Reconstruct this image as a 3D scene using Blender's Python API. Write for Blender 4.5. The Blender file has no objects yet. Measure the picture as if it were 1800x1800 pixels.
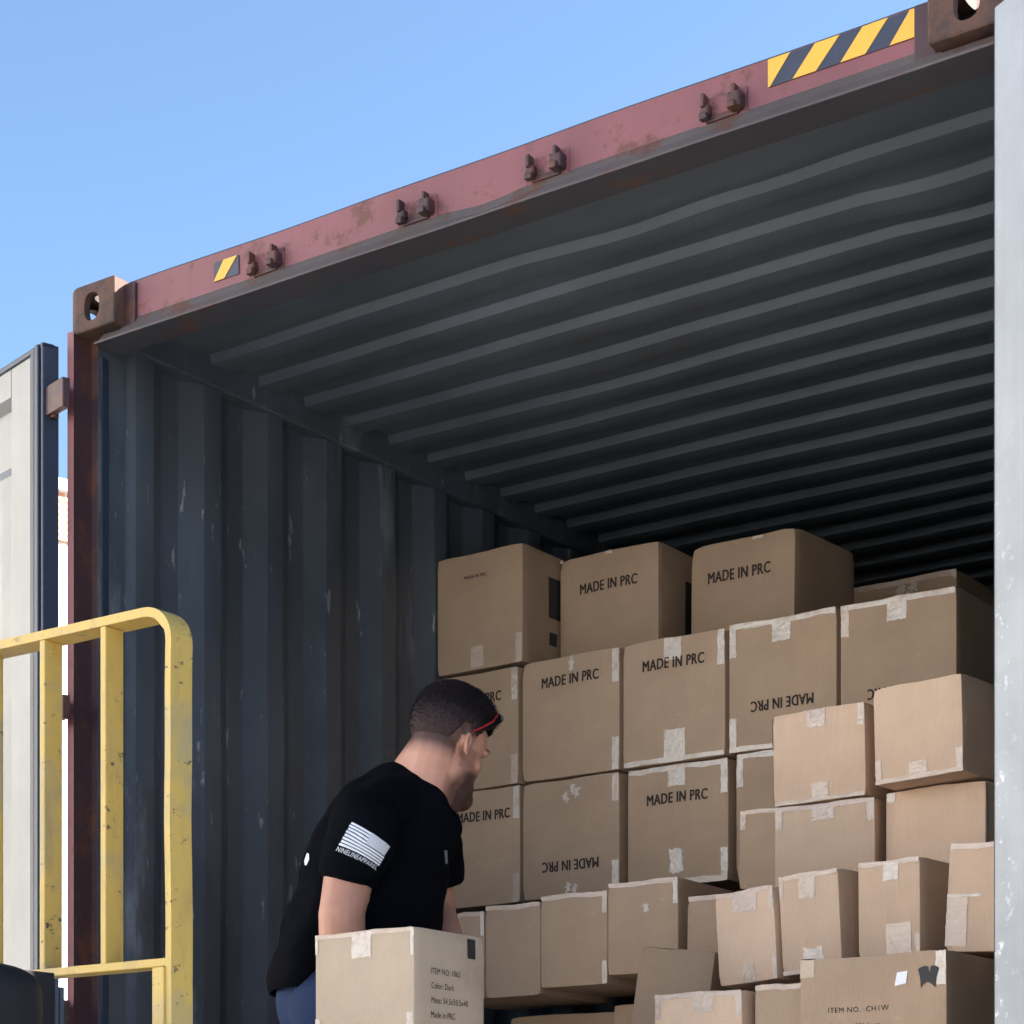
import bpy, bmesh, math, random
from mathutils import Vector, Matrix, noise
from mathutils.bvhtree import BVHTree
random.seed(7)
R = math.radians
scene = bpy.context.scene
col = scene.collection
TOP = 4.08                      # top of the container above the ground
EYE = TOP - 2.331

# ------------------------------------------------------------------ camera
cam_d = bpy.data.cameras.new('camera'); cam = bpy.data.objects.new('camera', cam_d); col.objects.link(cam)
cam.location = (3.9077, -4.0798, EYE); cam.rotation_euler = (R(90), 0, 0.6779)
cam_d.sensor_width = 36; cam_d.lens = 36*3848.1/1800
cam_d.shift_x = (900-450.1)/1800; cam_d.shift_y = (2105.3-900)/1800
cam_d.clip_start = .05; cam_d.clip_end = 2000
scene.camera = cam
# ------------------------------------------------------------------ light
SUN = Vector((1.0, .80, .62)).normalized()
elev = math.asin(SUN.z); azim = math.atan2(SUN.x, SUN.y)
w = bpy.data.worlds.new('World'); scene.world = w; w.use_nodes = True
nt = w.node_tree; bg = nt.nodes['Background']
sky = nt.nodes.new('ShaderNodeTexSky'); sky.sky_type = 'NISHITA'; sky.sun_disc = False
sky.sun_elevation = elev; sky.sun_rotation = azim; sky.air_density = 1.0; sky.dust_density = .7; sky.ozone_density = 3.2
nt.links.new(sky.outputs[0], bg.inputs[0]); bg.inputs[1].default_value = .067
sl = bpy.data.lights.new('sun', 'SUN'); sl.energy = 5.0; sl.angle = R(.53); sl.color = (1, .955, .89)
so = bpy.data.objects.new('sun', sl); col.objects.link(so); so.rotation_euler = SUN.to_track_quat('Z', 'Y').to_euler(); so.location = (10, 8, 12)
scene.view_settings.view_transform = 'Standard'; scene.view_settings.look = 'None'
scene.view_settings.exposure = 2.25; scene.view_settings.gamma = 1
scene.render.resolution_x = 1024; scene.render.resolution_y = 1024
try:
    scene.cycles.max_bounces = 10; scene.cycles.diffuse_bounces = 6
except Exception: pass

# ------------------------------------------------------------------ materials
class NB:
    def __init__(s, name, rough=.6, metal=0., spec=.5):
        s.m = bpy.data.materials.new(name); s.m.use_nodes = True
        s.t = s.m.node_tree; s.b = s.t.nodes['Principled BSDF']
        s.b.inputs['Roughness'].default_value = rough; s.b.inputs['Metallic'].default_value = metal
        s.b.inputs['Specular IOR Level'].default_value = spec
        s.tc = s.t.nodes.new('ShaderNodeTexCoord')
    def n(s, k, **kw):
        x = s.t.nodes.new(k)
        for a, b in kw.items(): setattr(x, a, b)
        return x
    def l(s, a, b): s.t.links.new(a, b)
    def coord(s, scale=(1, 1, 1), kind='Object'):
        mp = s.n('ShaderNodeMapping'); mp.inputs['Scale'].default_value = scale
        s.l(s.tc.outputs[kind], mp.inputs[0]); return mp.outputs[0]
    def noise(s, scale, detail=4, rough=.6, sc=(1, 1, 1), kind='Object'):
        x = s.n('ShaderNodeTexNoise'); x.inputs['Scale'].default_value = scale; x.inputs['Detail'].default_value = detail
        x.inputs['Roughness'].default_value = rough; s.l(s.coord(sc, kind), x.inputs['Vector']); return x.outputs[0]
    def ramp(s, f, a, b, c0=(0, 0, 0, 1), c1=(1, 1, 1, 1)):
        x = s.n('ShaderNodeValToRGB'); x.color_ramp.elements[0].position = a; x.color_ramp.elements[1].position = b
        x.color_ramp.elements[0].color = c0; x.color_ramp.elements[1].color = c1; s.l(f, x.inputs[0]); return x.outputs[0]
    def mix(s, f, a, b):
        x = s.n('ShaderNodeMix', data_type='RGBA')
        for i, v in ((0, f), (6, a), (7, b)):
            if isinstance(v, (int, float)): x.inputs[i].default_value = v
            elif isinstance(v, tuple): x.inputs[i].default_value = (*v[:3], 1)
            else: s.l(v, x.inputs[i])
        return x.outputs[2]
    def mul(s, a, b):
        x = s.n('ShaderNodeMath', operation='MULTIPLY')
        for i, v in ((0, a), (1, b)):
            if isinstance(v, (int, float)): x.inputs[i].default_value = v
            else: s.l(v, x.inputs[i])
        return x.outputs[0]
    def color(s, c): 
        if isinstance(c, tuple): s.b.inputs['Base Color'].default_value = (*c[:3], 1)
        else: s.l(c, s.b.inputs['Base Color'])
        return s
    def bump(s, f, strength=.3, dist=.002):
        x = s.n('ShaderNodeBump'); x.inputs['Strength'].default_value = strength; x.inputs['Distance'].default_value = dist
        s.l(f, x.inputs['Height']); s.l(x.outputs[0], s.b.inputs['Normal']); return s
M = {}
def simple(name, c, rough=.6, metal=0., var=.15, sc=20, spec=.5):
    q = NB(name, rough, metal, spec); f = q.noise(sc)
    q.color(q.mix(f, tuple(v*(1-var) for v in c), tuple(min(1, v*(1+var)) for v in c))); q.bump(f, .15); M[name] = q.m; return q.m

def carton_mat(name, c):
    q = NB(name, .82, spec=.25)
    oi = q.n('ShaderNodeObjectInfo')
    big = q.noise(5, 3, .55); fib = q.noise(160, 2, .6, (1, 1, .35)); spk = q.noise(420, 2, .5)
    a = q.mix(q.ramp(big, .3, .7), tuple(v*.88 for v in c), tuple(v*1.08 for v in c))
    b = q.mix(q.mul(fib, .35), a, tuple(v*.72 for v in c))
    k = q.ramp(spk, .70, .74)
    b2 = q.mix(q.mul(k, .5), b, (.09, .06, .045))
    st_ = q.ramp(q.noise(3.2, 6, .66), .56, .74); b2 = q.mix(q.mul(st_, .30), b2, (.17, .115, .08)); sc_ = q.ramp(q.noise(26, 6, .7, (1, 1, 2.5)), .64, .70); b2 = q.mix(q.mul(sc_, .35), b2, (.60, .47, .36))
    r = q.n('ShaderNodeMapRange'); q.l(oi.outputs['Random'], r.inputs[0]); r.inputs[3].default_value = .86; r.inputs[4].default_value = 1.12
    hv = q.n('ShaderNodeHueSaturation'); q.l(b2, hv.inputs['Color']); q.l(r.outputs[0], hv.inputs['Value'])
    q.color(hv.outputs[0])
    wv = q.n('ShaderNodeTexWave', wave_type='BANDS', bands_direction='X'); wv.inputs['Scale'].default_value = 55; wv.inputs['Distortion'].default_value = .4
    q.l(q.coord(), wv.inputs['Vector'])
    ad = q.n('ShaderNodeMath', operation='ADD'); q.l(q.mul(wv.outputs['Fac'], .18), ad.inputs[0]); q.l(big, ad.inputs[1])
    q.bump(ad.outputs[0], .35, .004); M[name] = q.m
carton_mat('carton', (.40, .285, .20))
carton_mat('carton_lit', (.62, .447, .325))  # cartons near the doorway: its stronger light is put into a lighter base
carton_mat('carton_pale', (.575, .46, .345))
def tape_mat(name, c, rough, lo, hi, amt):
    q = NB(name, rough, spec=.6); f = q.noise(60, 5, .7); g = q.noise(14, 2); k = q.ramp(q.noise(24, 5, .7), lo, hi)
    q.color(q.mix(q.mul(k, amt), q.mix(f, tuple(v*.88 for v in c), c), (.44, .32, .235))); q.bump(q.mix(.5, f, g), .9, .006)  # pale areas carry the glare of wrinkled clear tape in the colour
    q.b.inputs['Coat Weight'].default_value = .5; q.b.inputs['Coat Roughness'].default_value = .2; M[name] = q.m
tape_mat('tape', (.56, .44, .37), .25, .38, .66, .62)
tape_mat('tape_white_glare', (.62, .55, .49), .30, .50, .66, .8)
q = NB('ink', .8, spec=.2); f = q.ramp(q.noise(260, 3, .7), .52, .66)
q.color(q.mix(q.mul(f, .8), (.022, .018, .02), (.2, .14, .1))); M['ink'] = q.m
simple('ink_red', (.12, .05, .045), .8)
simple('paper', (.78, .80, .86), .6, var=.05)
simple('black_print', (.018, .018, .022), .6)

def paint_mat(name, c, rust=.15, rough=.45, scratch=None, streak=(1, 1, .06), rustc=(.10, .035, .02), sthr=.69, dirt=.3, smear=None):
    q = NB(name, rough)
    big = q.noise(2.2, 5, .6); st = q.noise(14, 4, .6, streak)
    a = q.mix(q.ramp(big, .3, .72), tuple(v*(1-dirt) for v in c), tuple(v*(1+dirt*.3) for v in c))
    a = q.mix(q.mul(q.ramp(st, .45, .75), .35), a, tuple(v*.62 for v in c))
    if rust:
        rf = q.ramp(q.noise(9, 8, .72), .62-rust*.4, .68-rust*.3); a = q.mix(q.mul(rf, .85), a, rustc)
    if scratch:
        sf = q.ramp(q.noise(30, 5, .6, (1, 1, .28)), sthr, sthr+.04); a = q.mix(q.mul(sf, .7), a, scratch)
    if smear:
        sm_ = q.ramp(q.noise(7, 6, .68, (1, 1, .22)), .55, .70); lg = q.ramp(q.noise(1.3, 3, .5), .38, .6); a = q.mix(q.mul(q.mul(sm_, lg), .75), a, smear)
        gr = q.ramp(q.noise(3.1, 6, .7, (1, 1, .5)), .5, .72); a = q.mix(q.mul(gr, .45), a, tuple(v*.3 for v in c))
    q.color(a); q.bump(q.mix(.5, big, st), .3, .006)
    M[name] = q.m; return q
paint_mat('oxide_paint', (.225, .075, .086), rust=.16, rough=.5)
paint_mat('oxide_dark', (.055, .026, .03), rust=.25, rough=.55)
paint_mat('rusty_steel', (.045, .028, .026), rust=.5, rough=.75, rustc=(.10, .046, .03))
paint_mat('dirty_lip', (.10, .082, .08), rust=.2, rough=.8, streak=(1, .2, 1))
paint_mat('under_dark', (.05, .048, .055), rust=.1, rough=.6)  # darker colour for the header's downward faces, back and top edge
paint_mat('lining', (.080, .096, .120), rust=.0, rough=.36, scratch=(.34, .36, .37), sthr=.655, smear=(.27, .295, .32))
paint_mat('roof_lining', (.094, .114, .135), rust=.0, rough=.5, streak=(.15, 1, 1))
paint_mat('door_paint', (.265, .265, .26), rust=.0, rough=.38, scratch=(.22, .22, .24), sthr=.74)
q = paint_mat('door_paint_scuffed', (.325, .35, .385), rust=.0, rough=.4, scratch=None)
q2 = q; pz = q2.n('ShaderNodeSeparateXYZ'); q2.l(q2.tc.outputs['Object'], pz.inputs[0])
mr = q2.n('ShaderNodeMapRange'); mr.inputs[1].default_value = -.75; mr.inputs[2].default_value = -1.25; q2.l(pz.outputs[2], mr.inputs[0])
mrx = q2.n('ShaderNodeMapRange'); mrx.inputs[1].default_value = .075; mrx.inputs[2].default_value = .02; q2.l(pz.outputs[0], mrx.inputs[0])
sf = q2.ramp(q2.noise(30, 6, .7), .57, .63)
old = q2.b.inputs['Base Color'].links[0].from_socket
pat = q2.ramp(q2.noise(6, 3, .5), .42, .6)
a1 = q2.mix(q2.mul(mr.outputs[0], q2.mul(pat, .8)), old, (.33, .35, .38))
q2.color(q2.mix(q2.mul(q2.mul(sf, mrx.outputs[0]), mr.outputs[0]), a1, (.60, .62, .66)))
q = NB('rust_plate', .7); q.color(q.mix(q.ramp(q.noise(30, 5, .7), .46, .60), (.225, .078, .088), (.07, .035, .03))); M['rust_plate'] = q.m
simple('rubber', (.022, .032, .056), .45, var=.3, sc=30)
simple('plywood', (.16, .10, .06), .7, var=.25)
simple('sticker_yellow', (.72, .40, .05), .4, var=.06)
simple('sticker_black', (.035, .04, .065), .4, var=.3)
def yellow(name, c, chip=.66):
    q = NB(name, .5); f = q.noise(7, 4, .6, (1, 1, .4)); g = q.ramp(q.noise(24, 7, .78, (1, 1, 1.6)), chip, chip+.03)
    a = q.mix(f, tuple(v*.82 for v in c), c); d = q.ramp(q.noise(3.2, 5, .65), .50, .62)
    a = q.mix(q.mul(d, .55), a, (.30, .29, .22)); e = q.ramp(q.noise(11, 6, .7, (1.5, 1.5, .5)), .52, .62); a = q.mix(q.mul(e, .3), a, (.28, .21, .10)); a = q.mix(g, a, (.045, .05, .055))
    q.color(a); q.bump(q.noise(40, 3), .25, .002); M[name] = q.m
yellow('yellow_paint', (.62, .43, .115), .61)
simple('black_metal', (.007, .009, .014), .45, var=.3, spec=.25)
simple('grey_metal', (.16, .17, .18), .45, .4)
simple('tyre', (.02, .02, .02), .85)
simple('glass_lamp', (.5, .5, .48), .15)
# skin / clothes / hair
q = NB('skin', .5, spec=.4); at = q.n('ShaderNodeAttribute', attribute_name='tint')
f = q.noise(26, 4, .6); g = q.noise(300, 2)
base = q.mix(f, (.44, .205, .145), (.56, .30, .215)); q.color(q.mix(at.outputs['Fac'], base, (.035, .02, .018)))
q.b.inputs['Subsurface Weight'].default_value = .12; q.b.inputs['Subsurface Radius'].default_value = (.012, .004, .002); q.b.inputs['Subsurface Scale'].default_value = 1
q.bump(g, .3, .001); M['skin'] = q.m
q = NB('black_cotton', .95, spec=.06); f = q.noise(4, 4, .6); g = q.noise(500, 2); q.color(q.mix(f, (.0018, .0022, .004), (.0035, .0042, .007)))
q.bump(q.mix(.25, f, g), .5, .01); M['black_cotton'] = q.m
q = NB('denim', .85, spec=.2); f = q.noise(9, 4, .6); g = q.noise(350, 2); q.color(q.mix(f, (.010, .021, .062), (.024, .045, .115))); q.bump(g, .5, .003); M['denim'] = q.m
simple('boot_leather', (.07, .045, .03), .6)
q = NB('hair', .8, spec=.2); f = q.noise(150, 3, .7); at = q.n('ShaderNodeAttribute', attribute_name='fade'); q.color(q.mix(at.outputs['Fac'], q.mix(f, (.006, .005, .007), (.018, .012, .014)), q.mix(f, (.016, .011, .013), (.075, .045, .045)))); q.bump(f, 1., .004); M['hair'] = q.m
simple('white_print', (.72, .75, .82), .7, var=.05)
simple('grey_print', (.50, .52, .58), .7, var=.12, sc=60)
simple('faded_print', (.16, .18, .22), .7)
simple('dark_lens', (.006, .006, .008), .12)
simple('red_plastic', (.42, .015, .02), .4)
simple('eye_white', (.6, .58, .55), .3)

# ------------------------------------------------------------------ helpers
def link(name, me, mat=None, parent=None, loc=None):
    o = bpy.data.objects.new(name, me); col.objects.link(o)
    if mat is not None and me is not None: me.materials.append(M[mat] if isinstance(mat, str) else mat)
    if parent: o.parent = parent
    if loc is not None: o.location = loc
    return o
def bm_obj(name, bm, mat, parent=None, loc=None, smooth=False):
    bmesh.ops.recalc_face_normals(bm, faces=bm.faces)
    me = bpy.data.meshes.new(name); bm.to_mesh(me); bm.free()
    if smooth:
        for p in me.polygons: p.use_smooth = True
    return link(name, me, mat, parent, loc)
def tag(o, label=None, cat=None, group=None, kind=None):
    if label: o['label'] = label
    if cat: o['category'] = cat
    if group: o['group'] = group
    if kind: o['kind'] = kind
    return o
def empty(name, loc=(0, 0, 0), rot=(0, 0, 0)):
    o = bpy.data.objects.new(name, None); col.objects.link(o); o.location = loc; o.rotation_euler = rot; o.empty_display_size = .1; return o
def box(bm, x0, x1, y0, y1, z0, z1, bev=0., mat=None):
    vs = [bm.verts.new(p) for p in ((x0, y0, z0), (x1, y0, z0), (x1, y1, z0), (x0, y1, z0), (x0, y0, z1), (x1, y0, z1), (x1, y1, z1), (x0, y1, z1))]
    if mat: 
        for v in vs: v.co = mat @ v.co
    fs = [bm.faces.new([vs[i] for i in f]) for f in ((0, 3, 2, 1), (4, 5, 6, 7), (0, 1, 5, 4), (1, 2, 6, 5), (2, 3, 7, 6), (3, 0, 4, 7))]
    if bev:
        es = list({e for f in fs for e in f.edges}); bmesh.ops.bevel(bm, geom=es, offset=bev, segments=2, affect='EDGES', profile=.5)
    return fs
def boxo(name, dims, mat, parent=None, bev=.002, **k):
    bm = bmesh.new(); box(bm, *dims, bev=bev); return bm_obj(name, bm, mat, parent, **k)
def prism(bm, pts, axis, a, b):
    """closed polygon pts (2d) extruded along axis from a to b"""
    def P(p, t): return {'x': (t, p[0], p[1]), 'y': (p[0], t, p[1]), 'z': (p[0], p[1], t)}[axis]
    A = [bm.verts.new(P(p, a)) for p in pts]; B = [bm.verts.new(P(p, b)) for p in pts]; n = len(pts)
    for i in range(n): bm.faces.new((A[i], A[(i+1) % n], B[(i+1) % n], B[i]))
    bm.faces.new(A); bm.faces.new(B[::-1])
def cyl(bm, p0, p1, r0, r1=None, seg=20, caps=True):
    r1 = r0 if r1 is None else r1; p0 = Vector(p0); p1 = Vector(p1); q = (p1-p0).to_track_quat('Z', 'Y')
    A = []; B = []
    for i in range(seg):
        a = 2*math.pi*i/seg; v = q @ Vector((math.cos(a), math.sin(a), 0)); A.append(bm.verts.new(p0+v*r0)); B.append(bm.verts.new(p1+v*r1))
    for i in range(seg): bm.faces.new((A[i], A[(i+1) % seg], B[(i+1) % seg], B[i]))
    if caps: bm.faces.new(A[::-1]); bm.faces.new(B)
def evaluated(o, name=None):
    dg = bpy.context.evaluated_depsgraph_get(); dg.update(); me = bpy.data.meshes.new_from_object(o.evaluated_get(dg)); 
    if name: me.name = name
    return me
def z(c): return TOP+c

# ------------------------------------------------------------------ ground
def ground():
    q = NB('concrete', .85, spec=.3); f = q.noise(.35, 6, .6); g = q.noise(14, 6, .7); c = q.ramp(q.noise(1.1, 8, .75), .62, .66)
    a = q.mix(f, (.34, .335, .325), (.43, .425, .41)); a = q.mix(q.mul(g, .3), a, (.16, .155, .15)); a = q.mix(q.mul(c, .4), a, (.10, .10, .10))
    q.color(a); q.bump(g, .4, .01); M['concrete'] = q.m
    bm = bmesh.new(); n = 30; L = 450
    vs = [[bm.verts.new((-L+2*L*i/n, -L+2*L*j/n, 0)) for j in range(n+1)] for i in range(n+1)]
    for i in range(n):
        for j in range(n): bm.faces.new((vs[i][j], vs[i+1][j], vs[i+1][j+1], vs[i][j+1]))
    tag(bm_obj('ground', bm, 'concrete'), kind='structure')
ground()

# ------------------------------------------------------------------ building behind, seen between door and post
def building():
    q = NB('white_block', .8); br = q.n('ShaderNodeTexBrick'); br.inputs['Scale'].default_value = 1; br.inputs['Mortar Size'].default_value = .012
    br.inputs['Brick Width'].default_value = .4; br.inputs['Row Height'].default_value = .2
    br.inputs['Color1'].default_value = (.80, .77, .72, 1); br.inputs['Color2'].default_value = (.76, .74, .69, 1); br.inputs['Mortar'].default_value = (.5, .48, .45, 1)
    mp = q.n('ShaderNodeMapping'); mp.inputs['Rotation'].default_value = (R(90), 0, 0); mp2 = q.n('ShaderNodeSeparateXYZ'); cb = q.n('ShaderNodeCombineXYZ')
    q.l(q.tc.outputs['Object'], mp2.inputs[0]); q.l(mp2.outputs[1], cb.inputs[0]); q.l(mp2.outputs[2], cb.inputs[1]); q.l(cb.outputs[0], br.inputs['Vector']); q.color(br.outputs[0]); M['white_block'] = q.m
    q = NB('brick', .8); br = q.n('ShaderNodeTexBrick'); br.inputs['Scale'].default_value = 1; br.inputs['Mortar Size'].default_value = .01
    br.inputs['Brick Width'].default_value = .22; br.inputs['Row Height'].default_value = .075
    br.inputs['Color1'].default_value = (.50, .24, .15, 1); br.inputs['Color2'].default_value = (.42, .19, .12, 1); br.inputs['Mortar'].default_value = (.55, .5, .45, 1)
    s = q.n('ShaderNodeSeparateXYZ'); cb = q.n('ShaderNodeCombineXYZ'); q.l(q.tc.outputs['Object'], s.inputs[0]); q.l(s.outputs[1], cb.inputs[0]); q.l(s.outputs[2], cb.inputs[1]); q.l(cb.outputs[0], br.inputs['Vector']); q.color(br.outputs[0]); M['brick'] = q.m
    simple('window_glass', (.03, .045, .06), .08); simple('coping', (.55, .52, .48), .7)
    b = empty('warehouse_building', (-13.5, 13.5, 0), (0, 0, R(-12)))
    tag(b, 'white block warehouse with brick parapet far behind, seen between the left door and post', 'building')
    H = 9.2
    boxo('wall', (-14, 0, -16, 16, 0, H), 'white_block', b, bev=0)
    boxo('parapet', (-14.05, .05, -16.05, 16.05, H, H+.55), 'brick', b, bev=0)
    boxo('coping', (-14.12, .12, -16.12, 16.12, H+.55, H+.68), 'coping', b, bev=0)
    for k in range(6):
        y = -13+k*5.1
        f = boxo('window', (.0, .06, y, y+2.2, 5.2, 6.6), 'coping', b, bev=0)
        boxo('pane', (.06, .075, y+.08, y+2.12, 5.28, 6.52), 'window_glass', f, bev=0)
building()
def bounce_building():  # unseen shed, added so its sunlit wall throws light into the container
    b = empty('bounce_shed', (-8.5, -11, 0), (0, 0, R(4)))
    tag(b, 'long white unseen shed, added across the yard to bounce sunlight at the container', 'building')
    simple('white_render', (.80, .77, .71), .8, var=.04); simple('shutter', (.5, .5, .5), .5)
    boxo('wall', (-9, 0, -15, 10, 0, 9), 'white_render', b, bev=0)
    boxo('parapet', (-9.1, .1, -15.1, 10.1, 9, 9.3), 'coping', b, bev=0)
    for k in range(4):
        f = boxo('roller_door', (.0, .08, -13+k*6, -9.6+k*6, 1.1, 4.6), 'shutter', b, bev=0)
bounce_building()
def depot():  # unseen depot, added to bounce sun onto the surfaces facing it
    b = empty('bounce_depot', (10, -42, 0), (0, 0, R(-4)))
    tag(b, 'cream unseen depot with roller doors, added behind the camera to bounce light at the container', 'building')
    boxo('wall', (-22, 18, -10, 0, 0, 10), 'white_render', b, bev=0)
    boxo('parapet', (-22.1, 18.1, -10.1, .1, 10, 10.3), 'coping', b, bev=0)
    for k in range(5): boxo('roller_door', (-19+k*7.4, -15+k*7.4, .0, .08, .02, 4.2), 'shutter', b, bev=0)
depot()

# ------------------------------------------------------------------ shipping container
LEN = 12.19; W = 2.438; BOT = -2.896
cont = empty('shipping_container', (0, 0, TOP))
tag(cont, 'open red oxide high cube shipping container with grey corrugated lining, loaded with cartons', 'shipping container')
def cz(o): return o
# side walls: one corrugated sheet with thickness
def side_profile(sign):
    xo = .020; xi = .056; pts = [(.0, .16)]; pts = []
    ys = [(.13-.072, xo), (.13, xo), (.20, xi), (.27, xi), (.338, xo)]
    n = 0; prof = [(.10, xo), (.13, xo), (.20, xi)]
    y = .20
    while y < LEN-.6:
        prof += [(y+.070, xi), (y+.138, xo), (y+.210, xo), (y+.278, xi)]; y += .278
    prof += [(LEN-.1, xi)]
    return prof
def side_wall(right):
    prof = side_profile(1); bm = bmesh.new(); zs = [BOT+.15+(i/14)*(-.06-(BOT+.15)) for i in range(15)]
    th = .004; rows = []
    for lay in (0, 1):
        g = []
        for (y, x) in prof:
            c = []
            for zz in zs:
                d = .004*noise.noise(Vector((y*1.3, zz*1.2, 3+right*9)))+.003*noise.noise(Vector((y*4, zz*3, 8)))
                xx = x+d-(th if lay else 0)
                c.append(bm.verts.new((W-xx if right else xx, y, zz)))
            g.append(c)
        rows.append(g)
    for g in rows:
        for i in range(len(g)-1):
            for j in range(len(zs)-1): bm.faces.new((g[i][j], g[i+1][j], g[i+1][j+1], g[i][j+1]))
    o = bm_obj('side_wall', bm, 'lining', cont)
    o.data.materials.append(M['oxide_paint'])
    bv = o.modifiers.new('bevel', 'BEVEL'); bv.width = .003; bv.segments = 2; bv.limit_method = 'ANGLE'; bv.angle_limit = R(15)
    for p in o.data.polygons: p.use_smooth = True
    nf = len(o.data.polygons)//2
    for p in o.data.polygons:
        if p.index >= nf: p.material_index = 1
    return o
side_wall(False); side_wall(True)
def roof():
    bm = bmesh.new(); zi = -.055; zo = -.030   # inner low ridges / high
    prof = [(.10, -.040), (.42, -.040)]
    y = .44
    # ridges: flat low 90, slope 14, flat high 91, slope 14
    ph = .709-.012
    y0 = ph-.209
    prof += [(y0-.03, -.040)]
    while y0 < LEN-.4:
        prof += [(y0, zo), (y0+.008, zi), (y0+.090, zi), (y0+.122, zo), (y0+.205, zo)]; y0 += .209
    prof += [(LEN-.05, -.04)]
    pp = []
    for a in prof:
        if not pp or a[0] > pp[-1][0]+1e-4: pp.append(a)
    prof = pp
    xs = [.05+(W-.10)*i/30 for i in range(31)]
    dents = [(2.02, .80, .22, .028), (1.35, .46, .30, .02), (.9, 1.25, .35, .012), (1.9, 1.9, .4, .012), (1.72, .42, .18, .016)]
    G = []
    for lay in (0, 1):
        g = []
        for (yy, zz) in prof:
            c = []
            for x in xs:
                d = .006*noise.noise(Vector((x*1.5, yy*1.1, 2)))
                for (dx, dy, dr, da) in dents:
                    r = math.hypot((x-dx)*1., (yy-dy)*1.3)/dr
                    if r < 1: d -= da*(1-r)**1.0*.8
                c.append(bm.verts.new((x, yy, zz+d+(.003 if lay else 0))))
            g.append(c)
        for i in range(len(g)-1):
            for j in range(30): bm.faces.new((g[i][j], g[i+1][j], g[i+1][j+1], g[i][j+1]))
    o = bm_obj('roof_panel', bm, 'roof_lining', cont, smooth=True); bv = o.modifiers.new('bevel', 'BEVEL'); bv.width = .002; bv.segments = 2; bv.limit_method = 'ANGLE'; bv.angle_limit = R(25)
roof()
# side rails
for right in (0, 1):
    bm = bmesh.new(); a, b = (.0, .068)
    if right: a, b = W-.068, W
    box(bm, a, b, .17, LEN-.17, -.115, -.022, .006); bm_obj('side_rail', bm, 'lining', cont)
    bm = bmesh.new(); box(bm, a if not right else W-.06, .06 if not right else b, .17, LEN-.17, BOT, BOT+.16, .004); bm_obj('bottom_rail', bm, 'oxide_paint', cont)
# floor, end wall, end frame
boxo('floor_panel', (.062, W-.062, .05, LEN-.05, BOT+.13, BOT+.166), 'plywood', cont, bev=0)
boxo('end_wall', (.06, W-.06, LEN-.09, LEN-.04, BOT+.17, -.06), 'lining', cont, bev=0)
boxo('end_beam', (.165, W-.165, LEN-.16, LEN-.01, -.15, -.02), 'oxide_paint', cont)
boxo('door_sill', (.165, W-.165, .0, .15, BOT+.0, BOT+.155), 'oxide_dark', cont)
# rear corner posts (J section)
for right in (0, 1):
    bm = bmesh.new()
    pts = [(0, 0), (.022, 0), (.024, .064), (.046, .066), (.048, .165), (.0, .165)]
    if right: pts = [(W-x, y) for x, y in pts]
    prism(bm, pts, 'z', BOT+.110, -.108)
    o = bm_obj('corner_post', bm, 'oxide_paint', cont)
    o.data.materials.append(M['oxide_dark']); o.data.materials.append(M['lining'])
    for p in o.data.polygons:
        c = p.center; cx = c.x if not right else W-c.x
        if abs(p.normal.z) < .5:
            if cx > .0225 and c.y < .06: p.material_index = 1  # recess faces: their shade is put into a darker oxide colour
            elif cx > .03: p.material_index = 2 if c.y > .07 else 1
    boxo('door_seal_strip', ((.046, .052, .075, .10, BOT+.17, -.16) if not right else (W-.052, W-.046, .075, .10, BOT+.17, -.16)), 'rubber', cont, bev=.001)
    a, b = (.0, .09) if not right else (W-.09, W)
    boxo('corner_post', (a, b, LEN-.1, LEN-.005, BOT+.118, -.118), 'oxide_paint', cont)
# header
bm = bmesh.new()
pr = [(.060, -.002), (.050, -.010), (.050, -.100), (.040, -.121), (.016, -.148), (.006, -.151), (.005, -.157), (.105, -.157), (.110, -.140), (.105, -.03), (.08, -.001)]
xs = [.150+(W-.30)*i/40 for i in range(41)]; rings = []
for x in xs:
    wob = .0035*noise.noise(Vector((x*3, 1, 1))); wt = .004*noise.noise(Vector((x*2.2, 7, 1)))
    dent = -.012*max(0, 1-abs(x-1.24)/.12)
    rings.append([bm.verts.new((x, y+(wob if zz < -.1 else 0), zz+(wt if zz > -.02 else 0)+(dent if -.13 < zz < -.09 else 0))) for y, zz in pr])
for a, b in zip(rings, rings[1:]):
    for i in range(len(pr)): bm.faces.new((a[i], a[(i+1) % len(pr)], b[(i+1) % len(pr)], b[i]))
hd = bm_obj('door_header', bm, 'oxide_paint', cont)
hd.data.materials.append(M['dirty_lip']); hd.data.materials.append(M['under_dark'])
for p in hd.data.polygons:
    c = p.center
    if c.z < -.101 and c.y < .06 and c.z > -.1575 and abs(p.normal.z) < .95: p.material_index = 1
    if c.z > -.0085 and c.y < .07: p.material_index = 2  # top edge: shade put into the colour as a thin dark strip
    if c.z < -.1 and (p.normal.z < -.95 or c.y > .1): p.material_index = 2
for x0, x1 in ((.088, .1505), (W-.1505, W-.018)):
    bm = bmesh.new(); prism(bm, [(.050, -.1195), (.040, -.1215), (.016, -.148), (.006, -.151), (.005, -.157), (.105, -.157), (.105, -.1195)], 'x', x0, x1)
    o = bm_obj('header_lip', bm, 'dirty_lip', cont); o.data.materials.append(M['under_dark'])
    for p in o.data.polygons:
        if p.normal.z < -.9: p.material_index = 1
# dark weathered end plates of the header next to the castings
for x0, x1 in ((.160, .196), (W-.205, W-.160)):
    boxo('header_gusset', (x0, x1, .040, .052, -.122, -.012), 'oxide_dark', cont, bev=.003)

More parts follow.
